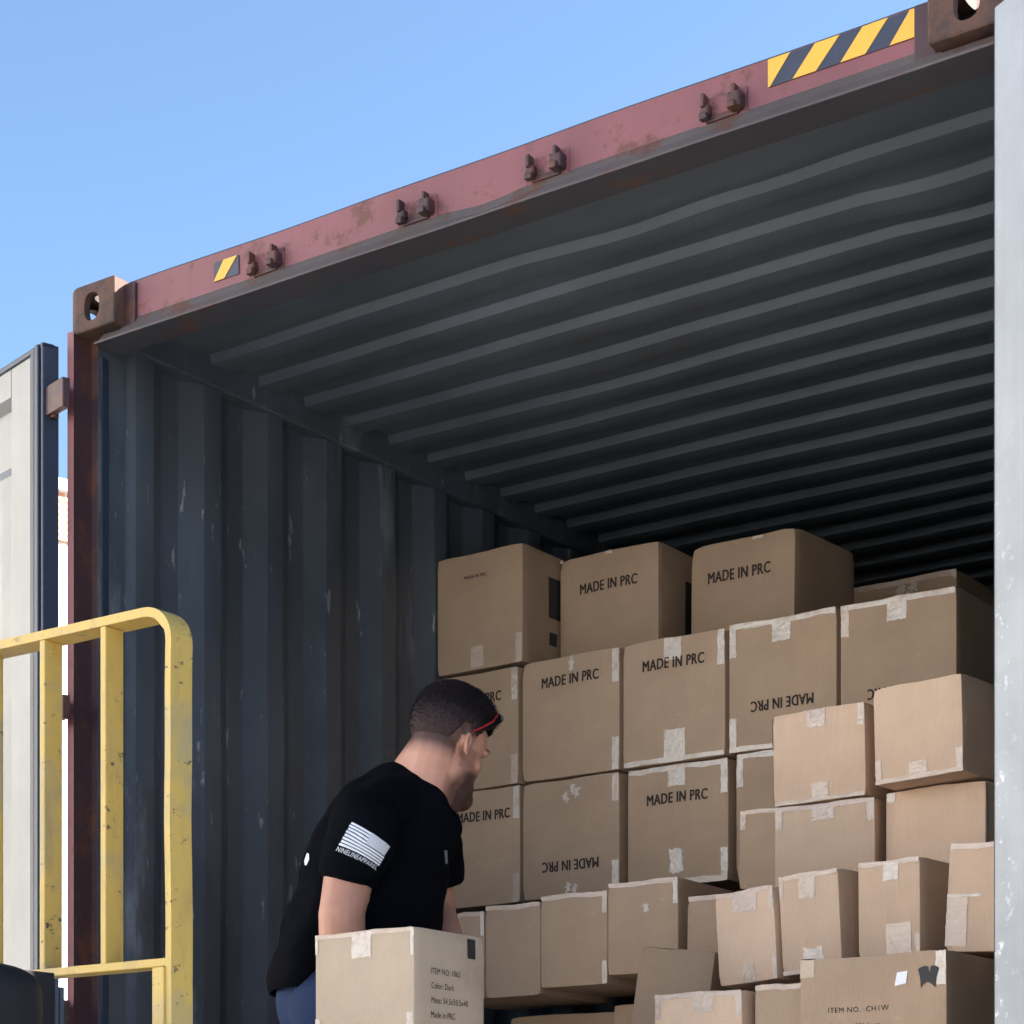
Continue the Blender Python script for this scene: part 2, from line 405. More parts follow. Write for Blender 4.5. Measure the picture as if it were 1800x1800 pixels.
def casting(x0, right, y0, back, z1=0.):
    """ISO corner casting with oval holes, by boolean"""
    bm = bmesh.new(); box(bm, 0, .162, 0, .178, -.118, 0, 0)
    es = [e for e in bm.edges if (abs(e.verts[0].co.x-(.162 if right else 0)) < 1e-4 and abs(e.verts[1].co.x-(.162 if right else 0)) < 1e-4)]
    bmesh.ops.bevel(bm, geom=es, offset=.032, segments=5, affect='EDGES', profile=.5)
    bmesh.ops.bevel(bm, geom=[e for e in bm.edges if e.calc_face_angle(0) > .6], offset=.003, segments=1, affect='EDGES')
    o = bm_obj('corner_casting', bm, 'rusty_steel', cont, (x0, y0, z1))
    c = bmesh.new(); box(c, .022, .162-.022, .022, .178-.022, -.118+.022, -.022)
    def oval(axis, cx, cy, rx, ry, a, b):
        pts = [(cx+rx*math.copysign(abs(math.cos(t))**.8, math.cos(t)), cy+ry*math.copysign(abs(math.sin(t))**.8, math.sin(t))) for t in [2*math.pi*i/24 for i in range(24)]]
        prism(c, pts, axis, a, b)
    cb = [c]
    me = bpy.data.meshes.new('cut'); c.to_mesh(me); c.free(); cut = link('cut', me, None, None, o.location+cont.location); cuts = [cut]
    specs = [('y', .085 if not right else .162-.085, -.060, .026, .036, (-.01, .05) if not back else (.13, .2)), ('z', .081, .085, .032, .055, (-.05, .01)), ('x', .09, -.06, .040, .030, (-.01, .19))]
    for ax, a, b, ra, rb, (t0, t1) in specs:
        c = bmesh.new(); pts = [(a+ra*math.copysign(abs(math.cos(t))**.8, math.cos(t)), b+rb*math.copysign(abs(math.sin(t))**.8, math.sin(t))) for t in [2*math.pi*i/24 for i in range(24)]]
        prism(c, pts, ax, t0, t1); bmesh.ops.recalc_face_normals(c, faces=c.faces)
        me = bpy.data.meshes.new('cut'); c.to_mesh(me); c.free(); cuts.append(link('cut', me, None, None, o.location+cont.location))
    bpy.context.view_layer.update()
    for k in cuts:
        m = o.modifiers.new('b', 'BOOLEAN'); m.operation = 'DIFFERENCE'; m.solver = 'EXACT'; m.object = k
    me = evaluated(o); o.modifiers.clear(); o.data = me
    for k in cuts: bpy.data.objects.remove(k)
casting(0, False, 0, False); casting(W-.162, True, 0, False)
casting(0, False, LEN-.178, True); casting(W-.162, True, LEN-.178, True)
for x0 in (0, W-.162):
    for y0 in (0, LEN-.178): boxo('corner_casting', (x0, x0+.162, y0, y0+.178, BOT, BOT+.118), 'rusty_steel', cont, bev=.006)

# locking bar cam keepers
def keeper(x, flip):
    bm = bmesh.new(); y = .050
    for s, sc in ((-1, .8), (1, 1.15)):
        cx = x+s*.040
        box(bm, cx-.016*sc, cx+.016*sc, y-.030*sc, y+.002, -.022*sc-.066, .016*sc-.066, .006)
        box(bm, cx-.005, cx+.005, y-.034, y-.006, -.066+.004, -.066+.040, .002)
        box(bm, cx-.010, cx+.012, y-.042*sc, y-.012, -.098, -.078, .004)
    box(bm, x-.042, x+.042, y-.010, y+.001, -.100, -.084, .003)
    for v in bm.verts: v.co.x = x+(v.co.x-x)*.86; v.co.z = -.078+(v.co.z+.066)*.74; v.co.y = .05+(v.co.y-.05)*.85
    for v in bm.verts: v.co += Vector([.0012*noise.noise(v.co*60+Vector((i*5, x, 0))) for i in range(3)])
    bm_obj('locking_bar_keeper', bm, 'oxide_dark', cont)
    bm = bmesh.new(); box(bm, x-.052, x+.056, .0478, .0496, -.104, -.052, .0); bm_obj('keeper_plate', bm, 'rust_plate', cont)
for x in (.615, 1.055, 1.40, 1.822): keeper(x, 0)

# hazard stickers on the header
def sticker(x0, x1, zt, zb, stripes, label):
    s = boxo('hazard_sticker', (x0, x1, .0470, .0492, zb, zt), 'sticker_black', cont, bev=0)
    s['label'] = label
    bm = bmesh.new()
    for (a, b, c, d) in stripes:   # bottom-left, bottom-right, top-right, top-left in fraction
        xb0, xb1, xt1, xt0 = [x0+(x1-x0)*t for t in (a, b, c, d)]
        pts = [(xb0, zb), (xb1, zb), (xt1, zt), (xt0, zt)]
        out = []
        for i, p in enumerate(pts):
            if not out or (Vector(p)-Vector(out[-1])).length > 1e-5: out.append(p)
        prism(bm, out, 'y', .0455, .0475)
    bm_obj('stripe', bm, 'sticker_yellow', s)
sticker(1.924, 2.270, -.014, -.070, [(0, .001, .17, 0), (.17, .36, .53, .34), (.52, .70, .87, .68), (.86, 1.0-.001, 1.0, 1.0)][:0] +
        [(0, .012, .14, .0), (.155, .30, .445, .295), (.45, .60, .735, .585), (.745, .895, 1.0, .865)], 'long black sticker with yellow slanted stripes')
sticker(.452, .530, -.034, -.080, [(.0, .42, .95, .40)], 'small square black sticker with one yellow stripe')

# ------------------------------------------------------------------ doors
def door(right):
    # local: x along the door away from its hinge edge, y = 0 at inner face and growing to the outer face, z down from the top
    d = empty('door', (0, 0, 0)); d.parent = cont
    if not right:
        d.location = (-.036, -.046, -.150); d.rotation_euler = (0, 0, math.atan2(.276, -.961)); sy = -1
    else:
        d.location = (2.437, -.091, -.142); d.rotation_euler = (0, 0, math.atan2(-.53, .848)); sy = 1
    d['label'] = 'light grey inner side of the right door, scuffed at its edge' if right else 'light grey inner side of the open left door with dark rubber seal'
    mt = 'door_paint_scuffed' if right else 'door_paint'
    Hh = 2.58; Wd = 1.165
    def bx(bm, x0, x1, y0, y1, z0, z1, bev=.003):
        a, b = sorted((y0*sy, y1*sy)); box(bm, x0, x1, a, b, z0, z1, bev)
    g0 = .073 if not right else .004
    # frame
    bm = bmesh.new()
    bx(bm, g0, g0+.105, 0, .05, -Hh, 0); bx(bm, Wd-.12, Wd, 0, .05, -Hh, 0)
    bx(bm, g0+.105, Wd-.12, 0, .05, -.075, 0); bx(bm, g0+.105, Wd-.12, 0, .05, -Hh, -Hh+.1)
    if right: bx(bm, g0+.105, Wd-.12, .003, .05, -Hh+.1, -.075)
    bm_obj('door_frame', bm, mt, d)
    if not right:
        # corrugated panel, horizontal recesses
        bm = bmesh.new(); zz = -.075; prof = [(0.006, zz)]
        prof += [(.034, -.09), (.034, -.24), (.020, -.27)]
        prof += [(.020, -.38-.105*k) for k in range(1, 20)]
        prof += [(.006, -Hh+.1)]
        n = 12; g = []
        for (yy, zq) in prof:
            g.append([bm.verts.new((g0+.105+(Wd-.12-g0-.105)*i/n, (yy+.010*noise.noise(Vector((i*.35, zq*2.4, 4))))*sy, zq)) for i in range(n+1)])
        for a, b in zip(g, g[1:]):
            for i in range(n): bm.faces.new((a[i], a[i+1], b[i+1], b[i]))
        geom = bm.faces[:]; 
        o = bm_obj('door_panel', bm, mt, d); sol = o.modifiers.new('s', 'SOLIDIFY'); sol.thickness = .003; sol.offset = 0
        # end caps of the recesses read as wedges: small bright plate pieces
        # gasket: stacked ribs along hinge edge
        for (x0, x1, y0, y1) in [(a*.58, b*.58, c, d_) for a, b, c, d_ in ((0, .020, -.006, .042), (.020, .028, .004, .04), (.028, .062, -.012, .03), (.062, .070, .0, .03), (.070, .098, -.009, .02), (.098, .104, .001, .02), (.104, .1245, -.004, .02))]:
            bm = bmesh.new(); bx(bm, x0, x1, y0, y1, -Hh-.01, .012-.06*(0), .003)
            bm_obj('rubber_seal', bm, 'rubber', d)
        bm = bmesh.new(); bx(bm, 0, Wd, -.006, .03, .0, .014, .003); bm_obj('rubber_seal', bm, 'rubber', d)
    else:
        bm = bmesh.new(); bx(bm, 0, .004, .002, .05, -Hh, 0, .001); bm_obj('rubber_seal', bm, 'rubber', d)
    bm = bmesh.new(); bx(bm, .13, Wd-.005, .052, .057, -Hh, 0, .001); bm_obj('outer_skin', bm, 'oxide_paint', d)
    for zz, hh in ((-.10, .075), (-.905, .06), (-1.68, .07), (-2.4, .07)):
        bm = bmesh.new()
        if not right:
            bx(bm, -.012, .012, .002, .03, zz-hh, zz, .004)
            cyl(bm, (-.012, -.022, zz-hh-.005), (-.012, -.022, zz+.005), .011, seg=12)
            bx(bm, -.088, -.010, .002, .024, zz-hh, zz, .003)
        else: bx(bm, -.03, .02, .03, .05, zz-hh, zz, .004)
        bm_obj('hinge', bm, 'rusty_steel' if zz < -1.6 else 'oxide_dark', d)
    bm = bmesh.new()
    for x in (.35, .82):
        cyl(bm, (x, .085*sy, -Hh-.03), (x, .085*sy, .05), .017, seg=12)
    bm_obj('locking_bar', bm, 'grey_metal', d)
door(False); door(True)

# ------------------------------------------------------------------ chassis
ch = empty('trailer_chassis', (W/2, 0, 0)); tag(ch, 'dark steel trailer chassis carrying the container on tandem wheels', 'trailer')
zb = TOP+BOT
for s in (-1, 1): boxo('chassis_beam', (s*.45-.06, s*.45+.06, .05, LEN-.05, zb-.34, zb-.003), 'black_metal', ch, bev=.005)
boxo('bolster', (-1.2, 1.2, .02, .18, zb-.2, zb-.003), 'black_metal', ch, bev=.005); boxo('bolster', (-1.2, 1.2, LEN-.2, LEN-.03, zb-.2, zb-.003), 'black_metal', ch, bev=.005)
def wheel(parent, x, y, r, wd, nm='wheel'):
    bm = bmesh.new(); cyl(bm, (x-wd/2, y, r), (x+wd/2, y, r), r, seg=32)
    bmesh.ops.bevel(bm, geom=[e for e in bm.edges if e.calc_face_angle(0) > 1.2], offset=.03, segments=2, affect='EDGES')
    wo = bm_obj(nm, bm, 'tyre', parent)
    bm = bmesh.new(); cyl(bm, (x-wd/2-.006, y, r), (x+wd/2+.006, y, r), r*.5, seg=24); bm_obj('rim', bm, 'grey_metal', wo)
for y in (1.2, 2.5):
    boxo('axle', (-.95, .95, y-.06, y+.06, .44, .56), 'black_metal', ch, bev=.01)
    for x in (-1.07, -.77, .77, 1.07): wheel(ch, x, y, .5, .26)
for s in (-1, 1): boxo('landing_leg', (s*.8-.06, s*.8+.06, 9.3, 9.42, 0, zb-.2), 'black_metal', ch, bev=.005)

# ------------------------------------------------------------------ forklift
fk = empty('forklift', (.43, -.8, 0)); tag(fk, 'yellow forklift load backrest of flat bars with black mast beside it, at lower left', 'forklift')
FX = lambda x: x-.43
def backrest():
    L, Rr = -.19, 1.049; yt = .0; t = .015; dp = .066; zt = z(-1.147); zb_ = z(-2.35); rc = .075
    # outer frame: swept flat bar: left post up, corner, top bar, corner, right post down
    path = [(L, zb_)]; 
    path += [(L, zt-rc)]
    for i in range(1, 9):
        a = math.pi-i/8*math.pi/2; path.append((L+rc+rc*math.cos(a), zt-rc+rc*math.sin(a)))
    path += [(x, zt) for x in (.1, .45, .66, .845)]
    for i in range(0, 9):
        a = math.pi/2-i/8*math.pi/2; path.append((Rr-rc+rc*math.cos(a), zt-rc+rc*math.sin(a)))
    for i in range(1, 24): path.append((Rr, (zt-rc)+(zb_-zt+rc)*i/23))
    bm = bmesh.new(); ring = []
    for i, p in enumerate(path):
        a = Vector(path[max(0, i-1)]); b = Vector(path[min(len(path)-1, i+1)]); tg = (b-a).normalized(); nn = Vector((tg.y, -tg.x))
        dz = .004*noise.noise(Vector((p[0]*6, p[1]*5, 1)))
        th = t*1.25 if abs(tg.x) > .5 else t
        o_ = Vector(p); i_ = o_+nn*th
        ring.append([bm.verts.new((FX(q.x), y+dz, q.y+dz*.6)) for q, y in ((o_, 0), (i_, 0), (i_, dp), (o_, dp))])
    for a, b in zip(ring, ring[1:]):
        for i in range(4): bm.faces.new((a[i], a[(i+1) % 4], b[(i+1) % 4], b[i]))
    bm.faces.new(ring[0]); bm.faces.new(ring[-1][::-1])
    bmesh.ops.bevel(bm, geom=[e for e in bm.edges if e.calc_face_angle(0) > 1.2], offset=.0025, segments=2, affect='EDGES')
    fr = bm_obj('load_backrest', bm, 'yellow_paint', fk)
    for i, x in enumerate((-.016, .158, .333, .508, .683, .857)):
        bm = bmesh.new(); box(bm, FX(x), FX(x+.015), .002, .056, z(-1.855), zt-.0185, .002)
        for v in bm.verts: v.co.x += .0015*noise.noise(v.co*9)
        bm_obj('backrest_bar', bm, 'yellow_paint', fr)
    bm = bmesh.new(); box(bm, FX(L+.015), FX(Rr-.015), .002, .056, z(-1.870), z(-1.853), .002); bm_obj('cross_bar', bm, 'yellow_paint', fr)
    bm = bmesh.new(); box(bm, FX(Rr-.046), FX(Rr-.0155), -.004, .02, z(-2.35), z(-1.871), .002); bm_obj('backrest_bracket', bm, 'yellow_paint', fr)
backrest()
# carriage, forks, mast, lamp
boxo('carriage', (FX(-.15), FX(1.0), -.07, -.005, z(-2.46), z(-2.34), ), 'black_metal', fk, bev=.004)
boxo('carriage', (FX(-.15), FX(1.0), -.07, -.005, z(-2.80), z(-2.70), ), 'black_metal', fk, bev=.004)
for x in (.13, .61):
    bm = bmesh.new(); box(bm, FX(x), FX(x+.12), 0, .04, z(-2.86), z(-2.36), .004); box(bm, FX(x), FX(x+.12), .04, .70, z(-2.86), z(-2.82), .004); bm_obj('fork', bm, 'black_metal', fk)
for x in (.10, .86):
    bm = bmesh.new(); box(bm, FX(x), FX(x+.08), -.26, -.10, .12, z(-2.0), .004); bm_obj('mast_rail', bm, 'black_metal', fk)
boxo('mast_crosshead', (FX(.10), FX(.94), -.22, -.14, z(-2.09), z(-2.01)), 'black_metal', fk, bev=.004)
# black side guard plate with a rounded work lamp in front of it (the dark thing in the corner of the view)
bm = bmesh.new(); prism(bm, [(-.285-.36, z(-1.905)), (-.285, z(-1.905)), (-.285, z(-2.30)), (-.285-.36, z(-2.30))], 'x', FX(.995), FX(1.005)); bm_obj('guard_plate', bm, 'black_metal', fk)
bm = bmesh.new(); cyl(bm, (FX(1.0), -.276, z(-2.4)), (FX(1.0), -.276, z(-1.915)), .006, seg=12); cyl(bm, (FX(1.0), -.262, z(-2.4)), (FX(1.0), -.262, z(-1.93)), .0065, seg=12)
bm_obj('hydraulic_hose', bm, 'rubber', fk)
bm = bmesh.new(); bmesh.ops.create_uvsphere(bm, u_segments=32, v_segments=20, radius=1)
for v in bm.verts:
    c = v.co; p = .62
    c.x = math.copysign(abs(c.x)**p, c.x)*.055; c.y = math.copysign(abs(c.y)**p, c.y)*.155; c.z = math.copysign(abs(c.z)**p, c.z)*.075
    v.co = c+Vector((FX(1.075), -.565, z(-1.985)))
lamp = bm_obj('work_lamp', bm, 'black_metal', fk, smooth=True)
bm = bmesh.new(); box(bm, FX(1.04), FX(1.11), -.63, -.655, z(-2.04), z(-1.95), .006); bm_obj('lens', bm, 'glass_lamp', lamp)
bm = bmesh.new()
pts = [(-.40, z(-2.08)), (-.36, z(-2.11)), (-.33, z(-2.15)), (-.31, z(-2.2))]
for a, b in zip(pts, pts[1:]): cyl(bm, (FX(1.03), a[0], a[1]), (FX(1.03), b[0], b[1]), .008, seg=10)
bm_obj('cable', bm, 'rubber', fk)
# body, seat, guard, wheels (left of the photograph)
bm = bmesh.new(); prism(bm, [(-.45, .25), (-.45, .95), (-.75, 1.05), (-1.1, .62), (-1.45, .62), (-1.5, 1.05), (-2.45, 1.12), (-2.6, .95), (-2.6, .25)], 'x', FX(-.05), FX(.91)); bmesh.ops.bevel(bm, geom=bm.edges[:], offset=.02, segments=2, affect='EDGES'); bm_obj('body', bm, 'yellow_paint', fk)
bm = bmesh.new(); box(bm, FX(.18), FX(.68), -2.0, -1.52, 1.13, 1.25, .04); box(bm, FX(.18), FX(.68), -2.1, -1.98, 1.15, 1.62, .04); bm_obj('seat', bm, 'black_metal', fk)
bm = bmesh.new()
for x in (.02, .84):
    for y, yt in ((-.6, -.85), (-2.3, -2.1)): cyl(bm, (FX(x), y, 1.0), (FX(x), yt, 2.12), .03, seg=12)
for i in range(8): box(bm, FX(0), FX(.86), -.85-i*.17, -.80-i*.17, 2.10, 2.14)
bm_obj('overhead_guard', bm, 'black_metal', fk)
for x in (.02, .84): wheel(fk, FX(x), -.75, .32, .2); wheel(fk, FX(x), -2.2, .26, .18)

# ------------------------------------------------------------------ cartons
def text_mesh(s, bold=.018):
    cu = bpy.data.curves.new('t', 'FONT'); cu.body = s; cu.align_x = 'CENTER'; cu.align_y = 'CENTER'; cu.offset = 0; cu.size = 1; cu.resolution_u = 3; cu.space_character = 1.08
    o = bpy.data.objects.new('t', cu); col.objects.link(o); me = evaluated(o); bpy.data.objects.remove(o); bpy.data.curves.remove(cu)
    return me
TXT = {}
class Carton:
    def __init__(s, x0, x1, y, zb, zt, d, label, rz=0, ry=0, rx=0, mat='carton', group=None, seed=0, bulge=.005, flip=False):
        s.w = x1-x0; s.h = zt-zb; s.d = d; s.seed = seed; s.bulge = bulge
        ox = Vector(((x0+x1)/2, y, z(zb)))
        rotm = Matrix.Rotation(R(rz), 4, 'Z') @ Matrix.Rotation(R(ry), 4, 'Y') @ Matrix.Rotation(R(rx), 4, 'X')
        # subdivided body
        bm = bmesh.new(); n = 10
        cache = {}
        def V(p):
            k = tuple(round(c, 5) for c in p)
            if k not in cache: cache[k] = bm.verts.new(p)
            return cache[k]
        for face in ('front', 'back', 'left', 'right', 'top', 'bottom'):
            for i in range(n):
                for j in range(n):
                    q = [s.surf(face, (i+a)/n, (j+b)/n) for a, b in ((0, 0), (1, 0), (1, 1), (0, 1))]
                    try: bm.faces.new([V(p) for p in q])
                    except ValueError: pass
        bmesh.ops.remove_doubles(bm, verts=bm.verts, dist=1e-4)
        bmesh.ops.recalc_face_normals(bm, faces=bm.faces)
        es = [e for e in bm.edges if len(e.link_faces) == 2 and e.calc_face_angle(0) > 1.0]
        for v in bm.verts:
            if sum(1 for e in v.link_edges if len(e.link_faces) == 2 and e.calc_face_angle(0) > 1.0) >= 3: v.co += -v.co.normalized()*0+Vector((0, s.d/2, s.h/2)).__sub__(v.co).normalized()*random.uniform(.002, .009)
        bmesh.ops.bevel(bm, geom=es, offset=.0024, segments=2, affect='EDGES', profile=.6)
        s.o = bm_obj('carton', bm, mat, None)
        s.o.location = ox; s.o.rotation_euler = rotm.to_euler()
        for p in s.o.data.polygons: p.use_smooth = True
        s.o.data.set_sharp_from_angle(angle=R(28))
        tag(s.o, label, 'carton', group)
    def surf(s, face, a, b, off=0.):
        """a,b in 0..1 as seen looking at the face; front faces -y"""
        w, h, d = s.w, s.h, s.d
        bu = s.bulge*16*a*(1-a)*b*(1-b)*.8
        nz = .0022*noise.noise(Vector((a*2.5+s.seed*3.1, b*2.5, {'front': 0, 'back': 5, 'left': 10, 'right': 15, 'top': 20, 'bottom': 25}[face])))*min(1, 12*a*(1-a))*min(1, 12*b*(1-b))
        e = bu+nz+off
        ed = (.0022*math.sin(a*6+s.seed*2.3)+.0016*noise.noise(Vector((a*9, s.seed*1.7, 0))))*4*a*(1-a)
        if face == 'front': return Vector((-w/2+a*w, -e, b*h+ed*(b if b > .5 else 0)))
        if face == 'back': return Vector((w/2-a*w, d+e, b*h))
        if face == 'right': return Vector((w/2+e, a*d, b*h))
        if face == 'left': return Vector((-w/2-e, d-a*d, b*h))
        if face == 'top': return Vector((-w/2+a*w, b*d, h+e*.6+(ed if b < .01 else 0)))
        return Vector((-w/2+a*w, d-b*d, -max(0, e)*.15-off))
    def patch(s, face, a0, b0, a1, b1, mat='tape', name='tape', off=.0012, jag=.004, th=.0006):
        bm = bmesh.new(); n = 8; g = []
        for i in range(n+1):
            r = []
            for j in range(n+1):
                a = a0+(a1-a0)*i/n; b = b0+(b1-b0)*j/n
                if i in (0, n): a += random.uniform(-jag, jag)
                if j in (0, n): b += random.uniform(-jag, jag)
                wr = .0014*abs(noise.noise(Vector((a*22+s.seed, b*22, 3)))) if jag else 0
                r.append(bm.verts.new(s.surf(face, min(1, max(0, a)), min(1, max(0, b)), off+wr)))
            g.append(r)
        for i in range(n):
            for j in range(n): bm.faces.new((g[i][j], g[i+1][j], g[i+1][j+1], g[i][j+1]))
        return bm_obj(name, bm, mat, s.o)
    def text(s, face, lines, a, b, width, lh=.07, up=True, mat='ink', stretch=1.45, name='printed_text', align='c', bold=.018):
        """lines centred at (a,b); width of the first line as a fraction of the face"""
        fw = s.w if face in ('front', 'back') else s.d
        bm = bmesh.new(); sc = None
        for k, ln in enumerate(lines):
            if (ln, bold) not in TXT: TXT[(ln, bold)] = text_mesh(ln, bold)
            me = TXT[(ln, bold)]; xs = [v.co.x for v in me.vertices]; ys = [v.co.y for v in me.vertices]
            if sc is None: sc = width*fw/(max(xs)-min(xs))
            x_off = (min(xs)+max(xs))/2 if align == 'c' else min(xs)
            vs = []
            for v in me.vertices:
                dx = (v.co.x-x_off)*sc; dy = v.co.y*sc*stretch-k*lh*s.h
                if not up: dx, dy = -dx, -dy
                vs.append(bm.verts.new(s.surf(face, a+dx/fw, b+dy/s.h, .0011)))
            for p in me.polygons:
                try: bm.faces.new([vs[i] for i in p.vertices])
                except ValueError: pass
        if bold > .015:
            src = bm.verts[:]+bm.edges[:]+bm.faces[:]
            ax = Vector((1, 0, 0)) if face == 'front' else Vector((0, 1, 0)); n_ = s.surf(face, .5, .5, 1)-s.surf(face, .5, .5, 0)
            for kk, (ex, ez) in enumerate(((.04, .0), (.08, .03), (.0, .03))):
                g = bmesh.ops.duplicate(bm, geom=src)
                for v in g['geom']:
                    if isinstance(v, bmesh.types.BMVert): v.co += ax*sc*ex+Vector((0, 0, sc*ez))+n_*.0002*(kk+1)
        return bm_obj(name, bm, mat, s.o)
    def poly(s, face, pts, mat, name, off=.0022):
        bm = bmesh.new(); bm.faces.new([bm.verts.new(s.surf(face, a, b, off)) for a, b in pts]); return bm_obj(name, bm, mat, s.o)
    def tapes(s, spec):
        for t in spec:
            if t == 'top': s.patch('front', .40+random.uniform(-.03, .03), .82, .58+random.uniform(-.03, .03), .998)
            elif t == 'topw': s.patch('front', .41, .82, .58, .995, 'tape_white_glare')
            elif t == 'bot': s.patch('front', .40+random.uniform(-.03, .03), 0, .60+random.uniform(-.03, .03), .2)
            elif t == 'botw': s.patch('front', .41, .0, .62, .26, 'tape_white_glare')
            elif t == 'edge': s.patch('front', .01, .945, .99, .998, jag=.006)
            elif t == 'edgew': s.patch('front', .01, .955, .99, .998, 'tape_white_glare', jag=.008)
            elif t == 'bedge': s.patch('front', .01, .002, .99, .045, jag=.006)
            elif t == 'bedgew': s.patch('front', .01, .002, .99, .042, 'tape_white_glare', jag=.008)
            elif t == 'tl': s.patch('front', .005, .76, .075, .995)
            elif t == 'tr': s.patch('front', .925, .76, .995, .995)
            elif t == 'tlw': s.patch('front', .005, .74, .07, .995, 'tape_white_glare')
            elif t == 'trw': s.patch('front', .93, .72, .995, .995, 'tape_white_glare')
            elif t == 'bl': s.patch('front', .005, .004, .075, .25)
            elif t == 'br': s.patch('front', .925, .004, .995, .25)
            elif t == 'brw': s.patch('front', .93, .004, .995, .27, 'tape_white_glare')
            elif t == 'blw': s.patch('front', .005, .004, .07, .27, 'tape_white_glare')
            elif t == 'seam': s.patch('top', .42, 0, .58, 1)
            elif t == 'flap': s.patch('top', .02, .0, .98, .10, 'tape_white_glare')
            elif t == 'edger': s.patch('right', .0, .03, .05, .97)
GW = 'cartons stacked in the rear wall of boxes'; GT = 'cartons on the top row'; GL = 'cartons in the low row before the wall'; GP = 'loose pile of cartons at the right'
MP = 'MADE IN PRC'
def C(args, tapes=(), texts=(), **kw):
    c = Carton(*args, **kw); c.tapes(tapes)
    for t in texts: c.text(*t[:5], **(t[5] if len(t) > 5 else {}))
    return c
# top row
c = C((.062, .372, 1.6, -.704, -.343, .36, 'brown carton at the left end of the top row, nearest the corrugated side wall'), ('br',), [('front', ['MADE IN PRC'], .46, .80, .27, dict(mat='ink_red', stretch=1.1))], group=GT, seed=1)
c.patch('front', .40, .02, .55, .2); c.patch('right', .40, .45, .95, .80, 'black_print', 'dark_label', jag=0); c.patch('right', .42, .22, .54, .33, 'black_print', 'dark_label', jag=0)
c = C((.385, .725, 1.8, -.704, -.357, .36, 'brown carton second from left in the top row, printed MADE IN PRC'), ('edger',), [('front', [MP], .50, .70, .58)], group=GT, seed=2)
c.patch('right', .45, .2, .8, .75, 'black_print', 'dark_label', jag=0)
c.patch('front', .0, .97, .03, 1, 'tape_white_glare'); c.patch('front', .47, .97, .54, .998, 'tape_white_glare')
c = C((.79, 1.135, 1.87, -.704, -.378, .36, 'brown carton with angled face at the right end of the top row'), (), [('front', [MP], .47, .68, .60)], group=GT, seed=3, rz=-4, ry=.5)
c.patch('front', .60, .97, .70, .998, 'tape_white_glare'); c.patch('front', .93, .0, .985, .05, 'tape_white_glare')
c = C((.944, 1.292, 2.7, -.704, -.342, .36, 'dim taped carton peeking over the wall at the far right'), ('edge',), group=GT, seed=4)
for a, b in ((.45, .86), (.52, .80), (.57, .88), (.96, .93)): c.patch('front', a, b, a+.05, b+.07, 'tape_white_glare', jag=.03)
c = C((.944, 1.292, 2.7, -1.07, -.708, .36, 'dim carton below the far taped one, mostly hidden behind the wall'), (), group=GT, seed=5)
# second row
zz = (-1.072, -.712)
c = C((.030, .357, 1.6, zz[0], zz[1]-.003, .34, 'carton partly hidden by the man\'s head, next to the side wall'), ('tr', 'br'), [('front', [MP], .52, .77, .58)], group=GW, seed=6)
c.patch('front', .935, .72, .99, .93, 'tape_white_glare')
c = C((.372, .705, 1.6, zz[0], zz[1], .34, 'upright MADE IN PRC carton just right of the man\'s sunglasses'), ('trw', 'brw'), [('front', [MP], .50, .80, .58)], group=GW, seed=7)
c.patch('front', .50, .88, .54, .99, 'tape_white_glare', jag=.02)
c = C((.718, 1.045, 1.6, zz[0], zz[1], .34, 'middle MADE IN PRC carton with white tape strip along its bottom edge'), ('topw', 'botw', 'bedgew', 'trw'), [('front', [MP], .50, .79, .60)], group=GW, seed=8)
c = C((1.058, 1.38, 1.6, zz[0], zz[1]+.004, .34, 'carton with upside-down MADE IN PRC above the pink loose boxes'), ('topw', 'edgew', 'tlw', 'bedgew', 'blw'), [('front', [MP], .50, .34, .58, dict(up=False))], group=GW, seed=9)
c = C((1.392, 1.716, 1.6, zz[0], zz[1]+.002, .34, 'rightmost carton of the wall\'s upper row, taped at top, print upside down'), ('topw', 'edgew', 'tl'), [('front', [MP], .52, .30, .56, dict(up=False))], group=GW, seed=10)
# third row
zz = (-1.432, -1.075)
c = C((.030, .357, 1.61, zz[0], zz[1], .34, 'carton at the side wall beside the man\'s chin, print half hidden'), ('trw', 'br'), [('front', [MP], .60, .77, .58)], group=GW, seed=11)
c = C((.374, .705, 1.6, zz[0], zz[1]-.004, .34, 'carton with upside-down print, directly right of the man\'s chest'), ('tr', 'brw'), [('front', [MP], .50, .27, .58, dict(up=False))], group=GW, seed=12)
for a, b in ((.44, .82), (.50, .88), (.55, .84), (.46, .04), (.53, .02)): c.patch('front', a, b, a+.04, b+.07, 'tape_white_glare', jag=.025)
c = C((.722, 1.045, 1.62, zz[0]+.006, zz[1]-.002, .34, 'upright MADE IN PRC carton below the one with white bottom tape'), ('edgew', 'topw', 'trw', 'brw'), [('front', [MP], .50, .72, .60)], group=GW, seed=13)
c.patch('front', .43, .10, .56, .30, 'tape_white_glare', jag=.01); c.patch('front', .02, .0, .98, .05)
c = C((1.075, 1.40, 1.61, zz[0], zz[1], .34, 'dim carton deep behind the pink pile, white tape on its left corner'), ('edgew', 'tlw'), group=GW, seed=14)
